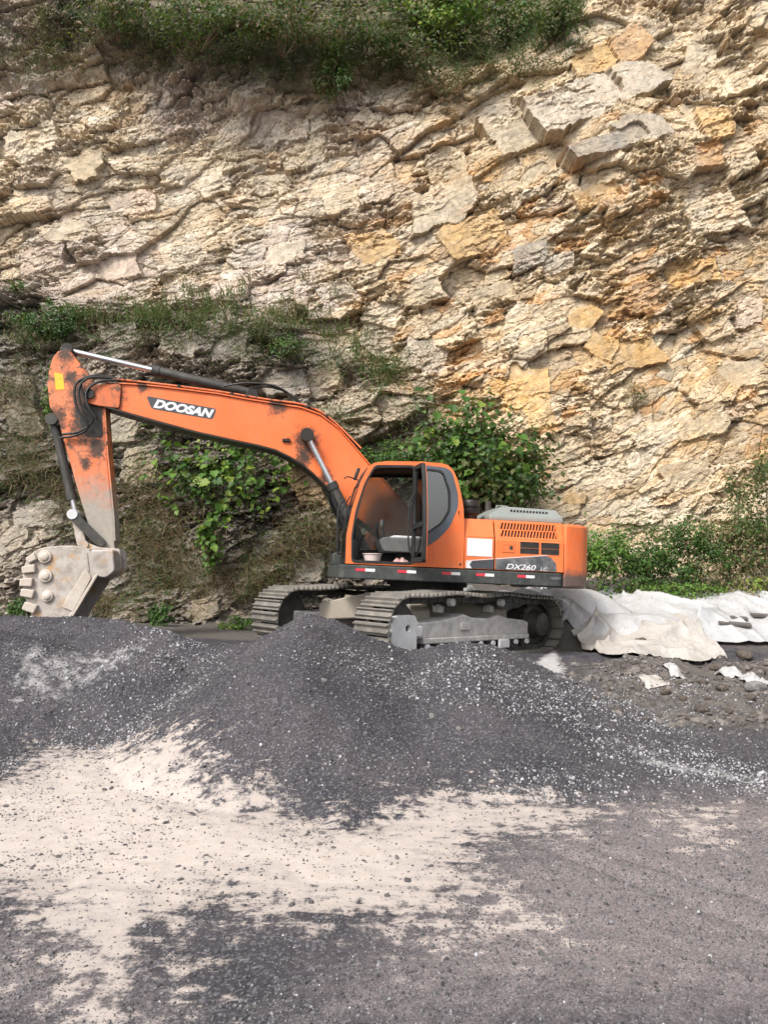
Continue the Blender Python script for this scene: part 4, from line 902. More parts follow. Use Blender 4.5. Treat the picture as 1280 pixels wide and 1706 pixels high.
for z in (1.6, 2.8): MB().cyl((.0, -.02, z), (.0, -.02, z + .1), .022, n=12).build('hinge', M['black'], door)
# seat, consoles, levers
seat = MB().prism(rounded([(.28, 1.62), (.80, 1.62), (.86, 1.72), (.80, 1.79), (.42, 1.76), (.28, 1.78)], .05), .68, 1.22).build('seat', M['seat'], exc, .03)
MB().prism(rounded([(.22, 1.70), (.42, 1.74), (.33, 2.42), (.26, 2.52), (.14, 2.50)], .06), .70, 1.20).build('seat_back', M['seat'], seat, .04)
MB().prism(rounded([(.13, 2.50), (.25, 2.52), (.22, 2.74), (.12, 2.74)], .04), .80, 1.10).build('head_rest', M['seat'], seat, .03)
MB().prism([(.30, 1.42), (.72, 1.42), (.70, 1.62), (.32, 1.62)], .74, 1.16).build('seat_base', M['black'], seat, .02)
for y0 in (.56, 1.22): MB().prism(rounded([(.35, 1.60), (.98, 1.60), (1.06, 1.78), (.98, 1.84), (.35, 1.84)], .05), y0, y0 + .12).build('console', M['lining'], exc, .02)
for y0 in (.62, 1.28):
    jo = MB().tube([(.98, y0, 1.82), (1.0, y0, 1.92), (1.02, y0, 2.02)], .016).build('joystick', M['black'], exc)
    MB().lathe((1.02, y0, 2.0), (.1, 0, 1), [(0, .018), (.03, .03), (.09, .028), (.12, .01)], 12).build('grip', M['seat'], jo)
for y0 in (.86, 1.0): 
    tl = MB().tube([(1.36, y0, 1.42), (1.34, y0, 1.70), (1.27, y0, 1.88)], .014).build('travel_lever', M['black'], exc)
    MB().box((1.36, y0, 1.45), (.20, .09, .02), (0, .35, 0)).build('pedal', M['steel_dark'], tl)
MB().box((1.42, .62, 1.95), (.06, .18, .30)).build('monitor', M['black'], exc, .02)
MB().prism([(1.30, 1.42), (1.48, 1.42), (1.48, 1.72), (1.36, 1.80)], .52, .72).build('side_pod', M['lining'], exc, .02)

# ---- boom
TOPB = [(.12, 2.02), (.30, 2.30), (1.18, 3.20), (1.50, 3.54), (1.75, 3.79), (2.05, 3.99), (2.39, 4.09), (3.32, 4.17), (3.86, 4.23), (4.78, 4.28), (5.27, 4.29), (5.70, 4.27)]
BOTB = [(5.72, 3.90), (5.30, 3.80), (4.80, 3.69), (4.13, 3.55), (3.50, 3.45), (3.10, 3.39), (2.80, 3.33), (2.56, 3.23), (2.34, 3.12), (2.14, 2.97), (1.84, 2.71), (1.55, 2.38), (.70, 1.78), (.35, 1.68), (.15, 1.78)]
bm_ = MB(); bm_.prism(TOPB + BOTB, -.25, .18)
boom = bm_.build('boom', M['orange_boom'], exc, .012)
def flange(pts, t, y0, y1):
    m = MB(); k = len(pts)
    V = [(x, y0, z) for x, z in pts] + [(x, y1, z) for x, z in pts] + [(x, y0, z + t) for x, z in pts] + [(x, y1, z + t) for x, z in pts]
    F = []
    for j in range(k - 1):
        F += [(j, j + 1, k + j + 1, k + j), (2 * k + j, 3 * k + j, 3 * k + j + 1, 2 * k + j + 1), (j, 2 * k + j, 2 * k + j + 1, j + 1), (k + j, k + j + 1, 3 * k + j + 1, 3 * k + j)]
    F += [(0, k, 3 * k, 2 * k), (k - 1, 3 * k - 1, 4 * k - 1, 2 * k - 1)]
    return m.add(V, F)
flange([(x, z + .001) for x, z in TOPB[1:]], .022, -.29, .215).build('top_plate', M['orange_boom'], boom)
flange([(x, z - .03) for x, z in BOTB[:-2]], .029, -.29, .215).build('bottom_plate', M['grease_and_shade'], boom)  # near-black colour paints in the shade on the boom's underside
# boom tip: two cheeks that hold the arm pin
for ya, yb in ((.185, .225), (-.295, -.255)):
    tipp = rounded([(5.45, 4.28), (5.80, 4.25), (6.02, 4.20), (6.09, 4.06), (6.00, 3.92), (5.80, 3.88), (5.45, 3.86)], .06, 3)
    MB().prism(tipp, ya, yb).build('boom_cheek', M['cheek'], boom, .008)
MB().cyl((5.95, -.36, 4.07), (5.95, .27, 4.07), .085, n=24).build('arm_pin', M['grease_and_shade'], boom)
MB().box((2.62, .20, 3.50), (.14, .05, .06)).build('bracket', M['grease_and_shade'], boom, .01)
MB().box((2.62, .205, 3.545), (.05, .05, .05)).build('bracket_lug', M['orange_boom'], boom, .01)
# name plate
dd = MB().prism(rounded([(5.03, 4.115), (3.845, 3.975), (3.90, 3.785), (4.93, 3.90)], .05, 4), .1805, .184).build('name_plate', M['decal'], boom)
lettering('lettering', 'DOOSAN', M['white'], dd, (4.90, .1853, 3.99), (-1.0, 0, -.117), (0, 0, 1), .192, 1.18, .28, .010)
# boom cylinders, one each side
for ys in (.36, -.43):
    p0, p1 = Vector((1.05, ys, 1.42)), Vector((2.27, ys, 3.58)); dvec = (p1 - p0).normalized()
    bc = MB().cyl(p0, p0 + dvec * 1.52, .085, n=24).cyl(p0 + dvec * 1.44, p0 + dvec * 1.56, .10, n=24).build('boom_cylinder', M['steel_dark'], exc)
    MB().cyl(p0 + dvec * 1.5, p1, .048, n=20).build('rod', M['chrome'], bc)
    MB().cyl((2.27, ys - .10, 3.58), (2.27, ys + .10, 3.58), .115, n=24).build('rod_eye', M['grease_and_shade'], bc)
    MB().tube([p0 + dvec * 1.35 + Vector((.09, .05, .02)), p0 + dvec * 1.1 + Vector((.13, .05, .02)), p0 + dvec * .5 + Vector((.13, .05, 0))], .02).build('hose', M['hose'], bc)
MB().cyl((2.27, -.52, 3.58), (2.27, .44, 3.58), .06, n=16).build('cylinder_pin', M['grease_and_shade'], boom)
# arm cylinder over the boom
p0, p1 = Vector((3.24, -.03, 4.335)), Vector((6.42, -.03, 4.86)); dvec = (p1 - p0).normalized()
ac = MB().cyl(p0, p0 + dvec * 1.72, .085, n=24).cyl(p0 + dvec * 1.66, p0 + dvec * 1.78, .10, n=24).build('arm_cylinder', M['steel_dark'], exc)
MB().cyl(p0 + dvec * 1.7, p1, .05, n=20).build('rod', M['chrome'], ac)
MB().cyl((6.42, -.13, 4.86), (6.42, .08, 4.86), .10, n=20).build('rod_eye', M['grease_and_shade'], ac)
MB().prism([(3.12, 4.15), (3.42, 4.17), (3.32, 4.42), (3.18, 4.42)], .07, .12).prism([(3.12, 4.15), (3.42, 4.17), (3.32, 4.42), (3.18, 4.42)], -.18, -.13).build('cylinder_bracket', M['grease_and_shade'], ac, .01)
# pipes and hoses along the boom
for k, y0 in enumerate((.06, .12, .17)):
    pts = [(1.30, y0, 3.42 + .03), (1.78, y0, 3.88), (2.08, y0, 4.07), (2.42, y0, 4.17), (3.0, y0, 4.21), (4.0, y0, 4.30), (5.2, y0, 4.36), (5.60, y0 + .04, 4.36)]
    MB().tube(pts, .017).build('pipe', M['orange_arm'] if k == 2 else M['hose'], boom)
MB().tube([(3.30, .10, 4.40), (3.05, .14, 4.44), (2.75, .15, 4.40), (2.50, .15, 4.26), (2.36, .14, 4.14)], .022).build('hose', M['hose'], boom)
MB().tube([(3.75, .10, 4.40), (3.40, .15, 4.47), (2.95, .17, 4.47), (2.65, .17, 4.36), (2.45, .16, 4.18)], .018).build('hose', M['hose'], boom)
for x, z in ((4.5, 4.29), (3.6, 4.22), (2.3, 4.09), (1.95, 3.95)): MB().box((x, .11, z + .03), (.06, .20, .05)).build('pipe_clamp', M['grease_and_shade'], boom, .006)
hs_ = [[(5.55, .20, 4.37), (5.95, .26, 4.34), (6.10, .30, 4.16), (6.05, .30, 3.85), (5.85, .29, 3.62), (6.05, .24, 3.42), (6.34, .20, 3.36)],
       [(5.50, .16, 4.38), (5.90, .24, 4.38), (6.16, .30, 4.20), (6.12, .30, 3.82), (5.92, .29, 3.50), (6.10, .22, 3.36), (6.36, .20, 3.30)],
       [(5.45, .12, 4.38), (5.85, .22, 4.40), (6.08, .27, 4.28), (6.02, .28, 4.0), (5.86, .28, 3.72)], [(5.5, .22, 4.34), (5.8, .27, 4.28), (5.98, .29, 4.1), (5.94, .3, 3.85), (5.80, .3, 3.66)]]
for h_ in hs_: MB().tube(h_, .021).build('hose', M['hose'], boom)
# ---- arm
ARM = [(6.45, 4.83), (6.36, 4.84), (6.18, 4.62), (6.02, 4.42), (5.80, 4.20), (5.72, 3.89), (5.66, 3.45), (5.61, 2.99), (5.53, 2.5), (5.45, 2.06), (5.39, 1.55), (5.34, 1.34), (5.44, 1.26), (5.55, 1.33), (5.62, 1.53), (5.84, 1.88), (6.05, 2.45), (6.34, 3.30), (6.44, 3.60), (6.60, 3.83), (6.67, 4.22), (6.66, 4.45), (6.61, 4.68), (6.54, 4.79)]
arm = MB().prism(ARM, -.20, .13).build('arm', M['orange_arm'], exc, .014)
MB().prism([(5.72, 3.89), (5.62, 3.10), (5.45, 2.06), (5.40, 1.62), (5.375, 1.62), (5.425, 2.06), (5.595, 3.10), (5.70, 3.89)], -.225, .155).build('edge_plate', M['orange_arm'], arm)
MB().prism([(6.30, 4.86), (6.52, 4.86), (6.50, 4.72), (6.34, 4.70)], .06, .12).prism([(6.30, 4.86), (6.52, 4.86), (6.50, 4.72), (6.34, 4.70)], -.19, -.13).build('cylinder_lug', M['grease_and_shade'], arm, .01)
MB().prism(rounded([(6.57, 4.42), (6.43, 4.40), (6.38, 4.14), (6.52, 4.12)], .02), .131, .134).build('warning_sticker', M['yellow'], arm)
MB().prism(rounded([(5.76, 3.85), (6.06, 3.95), (6.10, 3.60), (5.98, 3.35), (5.70, 3.36)], .05), .131, .136).build('grease_guard', M['grease_and_shade'], arm)
MB().prism([(6.36, 3.74), (6.62, 3.70), (6.62, 3.56), (6.44, 3.52)], .03, .07).prism([(6.36, 3.74), (6.62, 3.70), (6.62, 3.56), (6.44, 3.52)], -.14, -.10).build('cylinder_lug', M['grease_and_shade'], arm, .01)
# bucket cylinder and linkage
p0, p1 = Vector((6.57, -.03, 3.63)), Vector((6.085, -.03, 2.03)); dvec = (p1 - p0).normalized()
kc = MB().cyl(p0, p0 + dvec * 1.34, .075, n=22).cyl(p0 + dvec * 1.28, p0 + dvec * 1.40, .09, n=22).cyl((6.57, -.12, 3.63), (6.57, .10, 3.63), .10, n=20).build('bucket_cylinder', M['steel_dark'], exc)
MB().cyl(p0 + dvec * 1.36, p1, .045, n=18).build('rod', M['chrome'], kc)
MB().tube([(6.42, .10, 3.33), (6.38, .12, 3.25), (6.24, .11, 2.80), (6.14, .09, 2.50)], .02).build('hose', M['hose'], kc)
MB().cyl((6.085, -.26, 2.03), (6.085, .22, 2.03), .085, n=22).build('link_pin', M['yoke'], kc)
for y0 in (.16, -.26):
    MB().prism(rounded([(6.15, 2.06), (6.02, 2.06), (5.58, 1.66), (5.50, 1.58), (5.58, 1.50), (5.70, 1.56), (6.12, 1.95)], .04), y0, y0 + .045).build('rocker_link', M['steel_dark'], exc, .008)
MB().prism(rounded([(6.15, 2.08), (6.02, 2.06), (5.86, 1.60), (5.80, 1.48), (5.92, 1.44), (6.00, 1.52)], .04), -.14, .10).build('bucket_link', M['bucket'], exc, .012)

# ---- bucket
YB0, YB1 = -.69, .62
BACK = [(5.66, 1.45), (5.90, 1.50), (6.15, 1.485), (6.33, 1.455), (6.43, 1.425), (6.52, 1.37), (6.585, 1.29), (6.63, 1.18), (6.65, 1.06), (6.65, .93), (6.63, .80), (6.59, .66), (6.54, .52), (6.47, .36), (6.40, .22), (6.32, .08), (6.22, -.10)]
SIDEB = BACK + [(6.10, -.10), (5.89, .37), (5.54, 1.03), (5.58, 1.25)]
bk = MB().prism(SIDEB, YB1 - .04, YB1).prism(SIDEB, YB0, YB0 + .04)
k = len(BACK); inner = [tuple(np.array(p) + (np.array((6.0, .85)) - np.array(p)) / np.linalg.norm(np.array((6.0, .85)) - np.array(p)) * .04) for p in BACK]
V = [(x, YB0 + .02, z) for x, z in BACK + inner] + [(x, YB1 - .02, z) for x, z in BACK + inner]; o_ = 2 * k; F = []
for j in range(k - 1): F += [(j, j + 1, o_ + j + 1, o_ + j), (k + j, o_ + k + j, o_ + k + j + 1, k + j + 1)]
F += [(0, o_, o_ + k, k), (k - 1, 2 * k - 1, o_ + 2 * k - 1, o_ + k - 1)]
bk.add(V, F)
bucket = bk.build('bucket', M['bucket'], exc, .012)
MB().prism([(5.91, .37), (5.545, 1.05), (5.50, 1.05), (5.85, .34), (6.05, -.12), (6.12, -.10)], YB1 - .06, YB1 + .02).build('side_cutter', M['wear'], bucket, .01)
MB().prism(rounded([(5.84, .45), (5.60, 1.0), (5.70, 1.15), (6.02, .52)], .04), YB1 + .001, YB1 + .022).build('edge_plate', M['wear'], bucket, .006)
MB().prism(rounded([(5.70, 1.42), (6.02, 1.44), (6.02, 1.0), (5.80, .75), (5.64, 1.1)], .05), YB1 + .001, YB1 + .014).build('side_plate', M['bucket'], bucket, .006)
for y0 in (-.28, .15):
    MB().prism(rounded([(5.90, 1.60), (5.62, 1.50), (5.28, 1.49), (5.23, 1.15), (5.38, 1.0), (5.60, 1.0), (5.95, 1.42)], .05), y0, y0 + .05).build('ear', M['bucket'], bucket, .01)
MB().cyl((5.42, -.32, 1.30), (5.42, .24, 1.30), .12, n=22).cyl((5.86, -.32, 1.53), (5.86, .24, 1.53), .07, n=18).build('hinge_pin', M['bucket'], bucket)
MB().prism(rounded([(5.66, 1.44), (5.30, 1.46), (5.25, 1.12), (5.38, 1.0), (5.56, 1.02)], .05), .21, .62).build('hinge_box', M['bucket'], bucket, .02)
for (x, z, r_) in ((6.335, 1.30, .105), (6.30, 1.0, .105), (6.25, .68, .092)):
    MB().lathe((x, YB1, z), (0, 1, 0), [(0, r_), (.03, r_), (.04, r_ * .9), (.042, r_ * .70), (.055, r_ * .62), (.065, r_ * .4), (.068, .01)], 24).build('wear_button', M['wear'], bucket)
for (x, z, a, w_, h_) in ((6.53, 1.27, 30, .15, .12), (6.555, 1.10, 8, .20, .13), (6.575, .89, 0, .19, .14), (6.545, .72, -10, .20, .14), (6.49, .50, -20, .20, .15), (6.40, .28, -25, .2, .15)):
    o = MB().prism([(-w_ / 2, -h_ / 2), (w_ / 2, -h_ / 2), (w_ / 2, h_ / 2 - .02), (-w_ / 2, h_ / 2)], 0, .075).build('heel_shroud', M['wear'], bucket, .016)
    o.location = (x, YB1 - .005, z); o.rotation_euler = (0, R(a), 0)
for k in range(5):
    y0 = YB0 + .12 + k * .265
    MB().prism([(6.20, -.02), (6.08, -.06), (5.98, -.34), (6.04, -.34), (6.24, -.10)], y0 - .05, y0 + .05).build('tooth', M['wear'], bucket, .01)

# ---- things left in the cab
def house_pt(x, y, z): return exc.matrix_basis @ Vector((x, y, z))
bs = empty('wash_basin', house_pt(1.15, 1.25, 1.416)); tag(bs, 'pale pink plastic wash basin standing on the cab floor', 'basin')
MB().lathe((0, 0, 0), (0, 0, 1), [(0, .02), (0, .115), (.13, .15), (.14, .165), (.15, .165), (.15, .152), (.135, .145), (.012, .108), (.012, .01)], 28).build('bowl', M['ivory'], bs)
rg = MB()
for k in range(5):
    a = k * 1.3; rg.lathe((.07 * math.cos(a), .05 * math.sin(a), .0), (0, 0, 1), [(0, .03), (.015, .07 + .01 * (k % 2)), (.045, .06), (.07 + .008 * k, .02)], 10)
ro = rg.build('rag', M['cloth'], None); ro.location = house_pt(.70, 1.29, 1.416); tag(ro, 'crumpled pink and white rag on the cab floor', 'rag')
cu = MB().prism(rounded([(-.26, 0), (.26, .0), (.28, .04), (.24, .085), (-.22, .085), (-.28, .05)], .03), -.24, .24).build('seat_cushion', M['cushion'], None, .03)
cu.matrix_world = exc.matrix_basis @ Matrix.Translation((.58, .97, 1.795)); tag(cu, 'grey and white checked cushion lying on the cab seat', 'cushion')
tg = MB().box((0, 0, 0), (.05, .004, .05)).build('tag', M['white'], seat); tg.location = (.86, 1.225, 1.71)
# ================================================================== TARPS, CLODS, LITTER
def sheet(name, mat, label, x0, x1, front, back, off, seed, fold, nx=200, ny=110):
    u = np.linspace(0, 1, nx)[:, None] * np.ones((1, ny)); v = np.ones((nx, 1)) * np.linspace(0, 1, ny)[None, :]
    x = x0 + (x1 - x0) * u
    f = np.interp(x, *front) + .22 * (fbm(x * 1.8, x * 0 + seed, seed, 4) - .5); b = np.interp(x, *back) + .25 * (fbm(x * 1.3, x * 0 + 3, seed + 4, 4) - .5)
    y = f + (b - f) * v
    x = x + .18 * (fbm(y * 1.5, v * 0 + seed, seed + 2, 3) - .5)
    sm = np.mean([ground_h(x + dx, y + dy) for dx in (-.25, 0, .25) for dy in (-.25, 0, .25)], 0)
    big = fbm(x * .9, y * .9, seed + 5, 3) - .5
    r1 = 1 - np.abs(2 * vnoise(x * 2.0 + .9 * y, y * .55 - x * .2 + big, seed + 6) - 1); r2 = 1 - np.abs(2 * vnoise(x * .9 - 1.3 * y, y * .8 + x * .5, seed + 8) - 1)
    cr = 0
    for kk, (fr_, an, am) in enumerate(((1.1, .3, 1.0), (1.7, 1.5, .7), (2.6, .8, .5), (4.1, 2.3, .32), (6.5, 1.1, .2))):
        p_, q_ = x * math.cos(an) + y * math.sin(an), -x * math.sin(an) + y * math.cos(an); cr = cr + am * np.abs(2 * vnoise(p_ * fr_, q_ * fr_ * .45, seed + 20 + kk) - 1)
    cr = cr + (1 - v) ** 2 * .9 * np.abs(np.sin(x * 6.5 + 3 * big + 1.2 * y))
    edge = np.clip(v * 6, 0, 1)
    z = np.maximum(sm, ground_h(x, y)) + .02 + (off + fold * (big * 1.3 + .55 * r1 ** 5 + .45 * r2 ** 5 + .15 * (cr - .8))) * (.25 + .75 * edge)
    o = link(bpy.data.objects.new(name, np_mesh(name, np.stack([x, y, z], -1).reshape(-1, 3), grid_faces(nx, ny), mat, True)))
    s = o.modifiers.new('thickness', 'SOLIDIFY'); s.thickness = .003
    return tag(o, label, 'tarp')
sheet('tarp', M['tarp2'], 'cream soiled lower tarp bunched over the front of the soil mound', 3.5, 5.65, ([3.5, 3.75, 4.3, 4.8, 5.05, 5.6], [13.3, 12.55, 12.15, 12.5, 12.25, 12.3]), ([3.5, 5.8], [13.9, 13.9]), .06, 50, .24)
sheet('tarp', M['tarp'], 'long white upper tarp spread along the top of the soil mound', 1.55, 11.5, ([1.5, 2.8, 3.3, 3.55, 3.8, 5.0, 5.6, 6.6, 8, 11], [15.1, 14.85, 14.55, 13.9, 13.3, 13.25, 13.05, 13.1, 13.3, 13.3]), ([1.5, 3, 11], [16.2, 16.1, 16.1]), .12, 70, .24, 420, 150)
# folded end of the white tarp that stands up against the bushes
pts = [(p, q) for p in np.linspace(0, 1, 26) for q in np.linspace(0, 1, 18)]
V = []
for p, q in pts:
    x = 3.35 + 1.35 * p + .12 * math.sin(q * 6); y = 14.2 + 1.1 * q; h = .20 * math.sin(math.pi * min(1, p * .9 + .1)) * math.sin(math.pi * min(1, q * .75 + .05)) + .03 * math.sin(p * 19 + q * 5)
    V.append((x, y, float(ground_h(x, y)) + .05 + (.12 + h) * min(1, 5 * min(p, 1 - p, q, 1 - q) + .1)))
o = link(bpy.data.objects.new('tarp', np_mesh('tarp', V, grid_faces(26, 18), M['tarp'], True))); o.modifiers.new('t', 'SOLIDIFY').thickness = .006
tag(o, 'short white tarp flap standing up in a peak before the bushes', 'tarp')

CL = []
for k in range(5):
    bm = bmesh.new(); bmesh.ops.create_icosphere(bm, subdivisions=2, radius=1)
    for v in bm.verts:
        q = v.co.copy(); a_, b_, c_, d_ = facet(np.array([q.x * 1.7 + k * 7 + q.z]), np.array([q.y * 1.7 + q.z * .7]), 300 + k)
        v.co *= 0.72 + .42 * c_[0][0] + random.uniform(-.05, .05)
    me = bpy.data.meshes.new('soil_clod'); bm.to_mesh(me); bm.free(); CL.append(me)
M['clod'] = rockmat('clod_earth', False, (0.15, 0.125, 0.11), 2.0)
M['stone_pale'] = rockmat('stone_grey', False, (0.34, 0.33, 0.33), 2.0)
for me in CL: me.materials.append(M['clod'])
cl_spots = [(1240, 1095, 15), (1170, 1185, 14), (1205, 1150, 12), (1250, 1165, 10), (1170, 1140, 10), (1110, 1155, 9), (1065, 1150, 8), (1140, 1165, 7), (1215, 1188, 8), (1030, 1185, 8), (1090, 1175, 6), (1260, 1195, 9), (1130, 1140, 7), (1190, 1115, 8), (1270, 1120, 10), (1045, 1160, 5), (1015, 1150, 6), (1225, 1130, 7), (1150, 1200, 8), (1100, 1195, 6), (1180, 1165, 6), (990, 1165, 5), (1075, 1200, 6), (1240, 1210, 7)]
for i, (px, py, r_) in enumerate(cl_spots):
    p = ground_hit(px, py); s = r_ * p[1] / FPX
    o = link(bpy.data.objects.new('soil_clod', CL[i % 5])); o.location = (p[0], p[1], p[2] + s * .25); o.scale = (s, s * .9, s * .65); o.rotation_euler = (random.uniform(-.3, .3), random.uniform(-.3, .3), random.uniform(0, 6))
    lab = {0: 'largest dark earth clod right of the cream tarp corner', 1: 'flat dark clod lowest on the soil, nearest the gravel', 3: 'earth clod below the white wrapper at the right edge'}.get(i, 'dark lump of earth on the bare soil below the tarps')
    tag(o, lab, 'clod', 'earth clods below the tarps')
STO = [m.copy() for m in CL[:3]]
for m_ in STO: m_.materials.clear(); m_.materials.append(M['stone_pale'])
st = [(1088, 1489, 9), (880, 1458, 6), (1030, 1560, 5), (610, 1660, 6), (1068, 1615, 5), (770, 1565, 5), (730, 1610, 4), (930, 1525, 4), (1150, 1655, 5), (720, 1195, 7), (765, 1215, 5), (690, 1160, 4), (540, 1135, 6), (497, 1345, 6), (380, 1565, 5), (1100, 1560, 4), (985, 1640, 4), (650, 1705, 5)]
for i, (px, py, r_) in enumerate(st):
    p = ground_hit(px, min(py, 1700)); s = r_ * p[1] / FPX
    o = link(bpy.data.objects.new('loose_stone', STO[i % 3])); o.location = (p[0], p[1], p[2] + s * .25); o.scale = (s, s * .85, s * .7); o.rotation_euler = (random.uniform(-.4, .4), random.uniform(-.4, .4), random.uniform(0, 6))
    lab = {0: 'largest loose stone, beside the rut at lower right', 9: 'pale stone on the heap below the idler of the near track', 13: 'pale stone at the foot of the heap on the dust edge'}.get(i, 'pale grey loose stone lying on the gravel')
    tag(o, lab, 'stone', 'loose stones on the gravel')
p = ground_hit(1055, 1055); 
o = link(bpy.data.objects.new('rock', CL[1])); o.location = (3.98 + .5, 13.05, float(ground_h(4.48, 13.05)) + .20); o.scale = (.10, .08, .06); tag(o, 'dark rock weighing down the front edge of the tarps', 'rock')
for i, (x, y, a, L, lab) in enumerate(((6.35, 13.5, -14, .55, 'dark timber plank lying aslant on the white tarp'), (6.55, 13.75, -4, .30, 'short dark timber offcut beside the plank on the tarp'), (7.10, 13.9, 6, .5, 'dark timber block at the right end of the white tarp'))):
    o = MB().box((0, 0, 0), (L, .12, .05)).build('timber', M['wood'], None, .008); o.location = (x, y, float(ground_h(x, y)) + .27); o.rotation_euler = (R(14), R(4), R(a)); tag(o, lab, 'timber')
def crumple(name, px, py, w, h, mat, label, seed):
    p = ground_hit(px, py); n = 16; g = np.linspace(-1, 1, n); a, b = np.meshgrid(g, g, indexing='ij')
    s = p[1] / FPX; rr = np.sqrt(a * a + b * b)
    x = p[0] + a * w * s * .5 * (1 + .3 * (fbm(a * 2, b * 2, seed, 2) - .5)); y = p[1] + b * .22 + .08 * (fbm(a * 3, b * 3, seed + 1, 2) - .5)
    z = ground_h(x, y) + .015 + h * s * np.clip(1 - rr ** 2 * .6, 0, 1) * (.15 + .5 * fbm(a * 1.6, b * 1.6, seed + 2, 3))
    o = link(bpy.data.objects.new(name, np_mesh(name, np.stack([x, y, z], -1).reshape(-1, 3), grid_faces(n, n), mat, False))); o.modifiers.new('t', 'SOLIDIFY').thickness = .004
    tag(o, label, 'litter')
crumple('plastic_bag', 1125, 1120, 26, 26, M['tarp'], 'crumpled grey-white plastic bag just below the cream tarp', 401)
crumple('plastic_sheet_scrap', 1088, 1132, 42, 8, M['tarp2'], 'flat beige plastic scrap on the soil below the cream tarp', 402)
crumple('plastic_bag', 1215, 1124, 30, 26, M['tarp'], 'torn white plastic strip on the soil between earth clods', 403)
crumple('plastic_bag', 1258, 1140, 30, 30, M['tarp'], 'white plastic wrapper at the right edge near the grey stone', 404)
p = ground_hit(1255, 1150)
o = link(bpy.data.objects.new('rock', STO[0])); o.location = (p[0], p[1] - .1, p[2] + .06); o.scale = (.13, .12, .09); tag(o, 'grey stone beside the white wrapper at the right edge', 'rock')

# ================================================================== PLANTS
def leaf_arrays(P, Nn, S, C, drng, aspect=.55, fold=.25, droop=.3):
    """one folded pointed leaf (6 points, 4 faces as quads/tris) per entry; returns V, F, colours"""
    n = len(P); Nn = Nn / np.linalg.norm(Nn, axis=1, keepdims=True)
    r = drng.normal(size=(n, 3)); d = r - (r * Nn).sum(1, keepdims=True) * Nn; d /= np.linalg.norm(d, axis=1, keepdims=True)
    d[:, 2] -= droop; d /= np.linalg.norm(d, axis=1, keepdims=True); w = np.cross(Nn, d); w /= np.linalg.norm(w, axis=1, keepdims=True)
    S = S[:, None]
    V = np.stack([P, P + S * (.45 * d + aspect * .5 * w + fold * .3 * Nn), P + S * .5 * d, P + S * (.45 * d - aspect * .5 * w + fold * .3 * Nn), P + S * (1.0 * d - .12 * Nn)], 1).reshape(-1, 3)
    b = np.arange(n)[:, None] * 5
    F = np.concatenate([b + [0, 2, 1], b + [1, 2, 4], b + [0, 3, 2], b + [2, 3, 4]], 0)
    return V, F, np.repeat(C, 5, 0)
GREENS = dict(dark=((.022, .055, .014), (.05, .105, .022)), mid=((.04, .095, .018), (.085, .17, .03)), bright=((.07, .15, .022), (.14, .25, .035)), yellow=((.13, .20, .03), (.26, .32, .05)), olive=((.055, .07, .022), (.12, .13, .045)), dry=((.14, .10, .05), (.26, .20, .11)), brown=((.09, .055, .03), (.17, .11, .06)))
seedc = [900]
def foliage_pts(rad, n, clumps, drng, flat=.6):
    c = drng.normal(size=(clumps, 3)); c /= np.linalg.norm(c, axis=1, keepdims=True); c *= (.35 + .75 * drng.random((clumps, 1)))
    c[:, 1] -= .15
    k = drng.integers(0, clumps, n); q = drng.normal(size=(n, 3)) * (.09 + .17 * drng.random((clumps, 1)))[k]
    out = q / (np.linalg.norm(q, axis=1, keepdims=True) + 1e-6)
    P = (c[k] + q) * rad; 
    Nn = out * .5 + c[k] * .4 + np.array([0, -.35, .75]) + .45 * drng.normal(size=(n, 3))
    return P, Nn, k
def bush(name, label, cen, rad, n, size, tones, base=None, group=None, clumps=26, cat='bush', aspect=.55, stems=7):
    seedc[0] += 1; drng = np.random.default_rng(seedc[0]); cen = Vector(cen); base = Vector(base) if base is not None else cen + Vector((0, rad[1] * .5, -rad[2] * .9))
    root = empty(name, base); tag(root, label, cat, group); off = np.array(cen - base)
    P, Nn, k = foliage_pts(np.array(rad), n, clumps, drng)
    lo = np.array([GREENS[t][0] for t in tones]); hi = np.array([GREENS[t][1] for t in tones]); ti = drng.choice(len(tones), clumps)[k]
    ti = np.where(drng.random(n) < .25, drng.integers(0, len(tones), n), ti)
    f = np.clip(drng.random(n) * .8 + .2 * drng.random(clumps)[k], 0, 1)[:, None]; C = lo[ti] * (1 - f) + hi[ti] * f
    V, F, CC = leaf_arrays(P + off, Nn, size * (.55 + .8 * drng.random(n)), C, drng, aspect)
    me = np_mesh('foliage', V, F, M['leaf']); vcol(me, 'Col', CC)
    link(bpy.data.objects.new('foliage', me), root)
    sm = MB()
    for s in range(stems):
        t = P[drng.integers(0, n)] * .85 + off; m_ = t * .5 + drng.normal(size=3) * rad[2] * .12
        sm.tube([(0, 0, 0), tuple(m_), tuple(t)], lambda u, r0=.012 + .012 * rad[2]: r0 * (1 - .75 * u) , 5, 4)
    sm.build('stems', M['stem'], root)
    return root
def px_bush(name, label, px, py, rx, ry, n, size, tones, fwd=.3, depth=None, **kw):
    h = cliff_hit(px, py) ; y = h.y - fwd; c = at_y(px, py, y); s = y / FPX * 1.04
    return bush(name, label, c, (rx * s, depth or min(rx, ry) * s * .75, ry * s), n, size, tones, **kw)
def yard_bush(name, label, px, py, rx, ry, y, n, size, tones, **kw):
    c = at_y(px, py, y); s = y / FPX
    return bush(name, label, c, (rx * s, .45 * (rx + ry) * s, ry * s), n, size, tones, base=(c[0], y, float(ground_h(c[0], y))), **kw)

